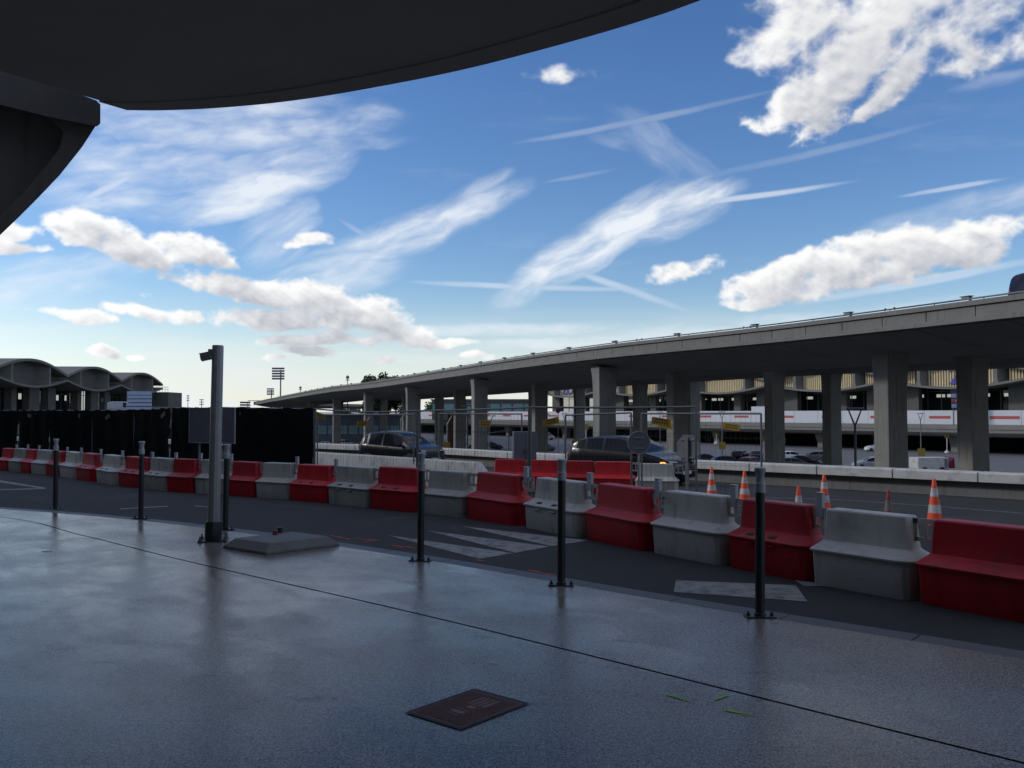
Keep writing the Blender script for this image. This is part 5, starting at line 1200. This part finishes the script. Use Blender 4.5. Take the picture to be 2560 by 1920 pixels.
# slatted sign gantries and globe lamps on the skyline
def gantry(px0, px1, y0, y1, pole_px, d, n, label, arm=None):
    a, b = at(px0, y0, d), at(px1, y1, d); w = b.x - a.x; h = a.z - b.z; c = (a.x + b.x) / 2; r = thing('sign_gantry', label, 'sign', (c, d, -5)); px = at(pole_px, y0, d).x - c
    m = MB(); m.tube((px, .4, 0), (px, .4, a.z + 5 - h * .2), .2, 8); m.build('mast', M['galv_dull'], r, smooth=60)
    for i in range(n): m = MB(); m.box((0, 0, b.z + 5 + h * (i + .5) / n), (w, .1, h / n * .70)); m.build('slat', M['sign_back'], r)
    if arm: q = at(arm, y0, d).x - c; m = MB(); m.tube((px, .4, a.z + 5 + .2), (q, .4, a.z + 5 + .2), .16, 6); m.box((px + (q - px) * .45, .2, a.z + 5 - .9), (3.0, .2, 1.4)); m.build('arm', M['galv_dull'], r)
gantry(680, 711, 918, 950, 701, 255, 5, 'tall slatted sign on a mast behind the far end of the viaduct'); gantry(667, 685, 970, 988, 678, 330, 5, 'smaller slatted sign left of the tall one on the skyline'); gantry(600, 626, 1003, 1022, 619, 360, 3, 'low slatted sign with a long arm near the camera pole', 672)
for px, py, rr, d, lab in ((869, 943, 4.6, 190, 'globe lamp with a flat ring on the skyline right of the slatted signs'), (751, 969, 3.4, 230, 'smaller globe lamp on the skyline above the viaduct end')):
    p = at(px, py, d); r = thing('globe_lamp', lab, 'lamp post', (p.x, d, 0)); k = rr / FPX * d; m = MB(); m.tube((0, 0, 2), (0, 0, p.z), .09, 6); m.build('mast', M['galv_dull'], r); m = MB()
    m.lathe([(.01, -k), (k * .7, -k * .7), (k, 0), (k * .7, k * .7), (.01, k)], 14, (0, 0, p.z)); m.build('globe', M['galv_dull'], r, smooth=60); m = MB(); m.lathe([(k * 1.1, -.08), (k * 1.2, .0), (k * 1.1, .08)], 14, (0, 0, p.z - k * 1.5)); m.build('ring', M['galv_dull'], r)
for px, y0, y1, d, lab in ((470, 988, 1012, 300, 'thin antenna mast above the far ramp'), (504, 998, 1024, 300, 'thin mast with small lamps on the skyline left of the camera pole')):
    a, b = at(px, y0, d), at(px, y1, d); r = thing('mast', lab, 'mast', (a.x, d, -5)); m = MB(); m.tube((0, 0, 0), (0, 0, a.z + 5), .12, 6); m.build('pole', M['galv_dull'], r); m = MB()
    for k in range(3): m.box((0, 0, a.z + 4.8 - k * .8), (.9 if px < 480 else 1.5, .3, .25))
    m.build('antenna', M['galv_dull'], r)
# trailer with a red tail in the car park, shelter
p0, p1 = at(2282, 1143, 98), at(2360, 1143, 98); c = (p0 + p1) / 2; r = thing('box_trailer', 'grey box trailer with red tail parked behind the wide column', 'trailer', (c.x, 98, -5), R(4)); w = p1.x - p0.x; h = p0.z + 5
m = MB(); m.box((0, 0, h * .62), (w, 2.0, h * .76)); m.build('box', M['coping'], r, bevel=.05); m = MB(); m.box((0, 0, h * .18), (w * 1.05, 1.8, .16)); m.build('chassis', M['rubber'], r)
m = MB(); m.loft([[(w * .5, -.95, .5), (w * .72, -.95, .5), (w * .72, .95, .5), (w * .5, .95, .5)], [(w * .52, -.95, 1.0), (w * .70, -.95, 1.7), (w * .70, .95, 1.7), (w * .52, .95, 1.0)]]); m.build('red_tail', M['red_paint'], r)
m = MB(); m.box((w * .42, -1.02, h * .62), (w * .10, .05, h * .6)); m.build('side_door', M['sign_back'], r)
for x in (-w * .28, w * .28):
    m = MB(); m.lathe([(.2, -.1), (.32, -.1), (.34, 0), (.32, .1), (.2, .1)], 14, M=Matrix.Translation((x, -.95, .33)) @ UPR); m.build('wheel', M['rubber'], r)
p = at(1225, 1088, 92); r = thing('shelter', 'small glass roofed shelter beyond the low wall left of the grey cabinet', 'shelter', (p.x, 92, -5)); h = p.z + 5
m = MB(); m.loft([[(-2.0, -.8, h - .15), (2.2, -.8, h + .55), (2.2, .8, h + .55), (-2.0, .8, h - .15)], [(-2.0, -.8, h - .08), (2.2, -.8, h + .62), (2.2, .8, h + .62), (-2.0, .8, h - .08)]]); m.build('roof', M['sign_back'], r)
for x in (-1.6, 2.0): m = MB(); m.tube((x, 0, 0), (x, 0, h + (.5 if x > 0 else 0)), .05, 6); m.build('post', M['galv_dull'], r)
# small things lying on the pavement
p = on(117, 1379); r = tag(MB().box((0, 0, .003), (.11, .012, .005)).build('paper_strip', M['hoarding'], loc=(p.x, p.y, 0), rz=R(6)), 'small white paper strip lying on the wet pavement at left', 'litter')
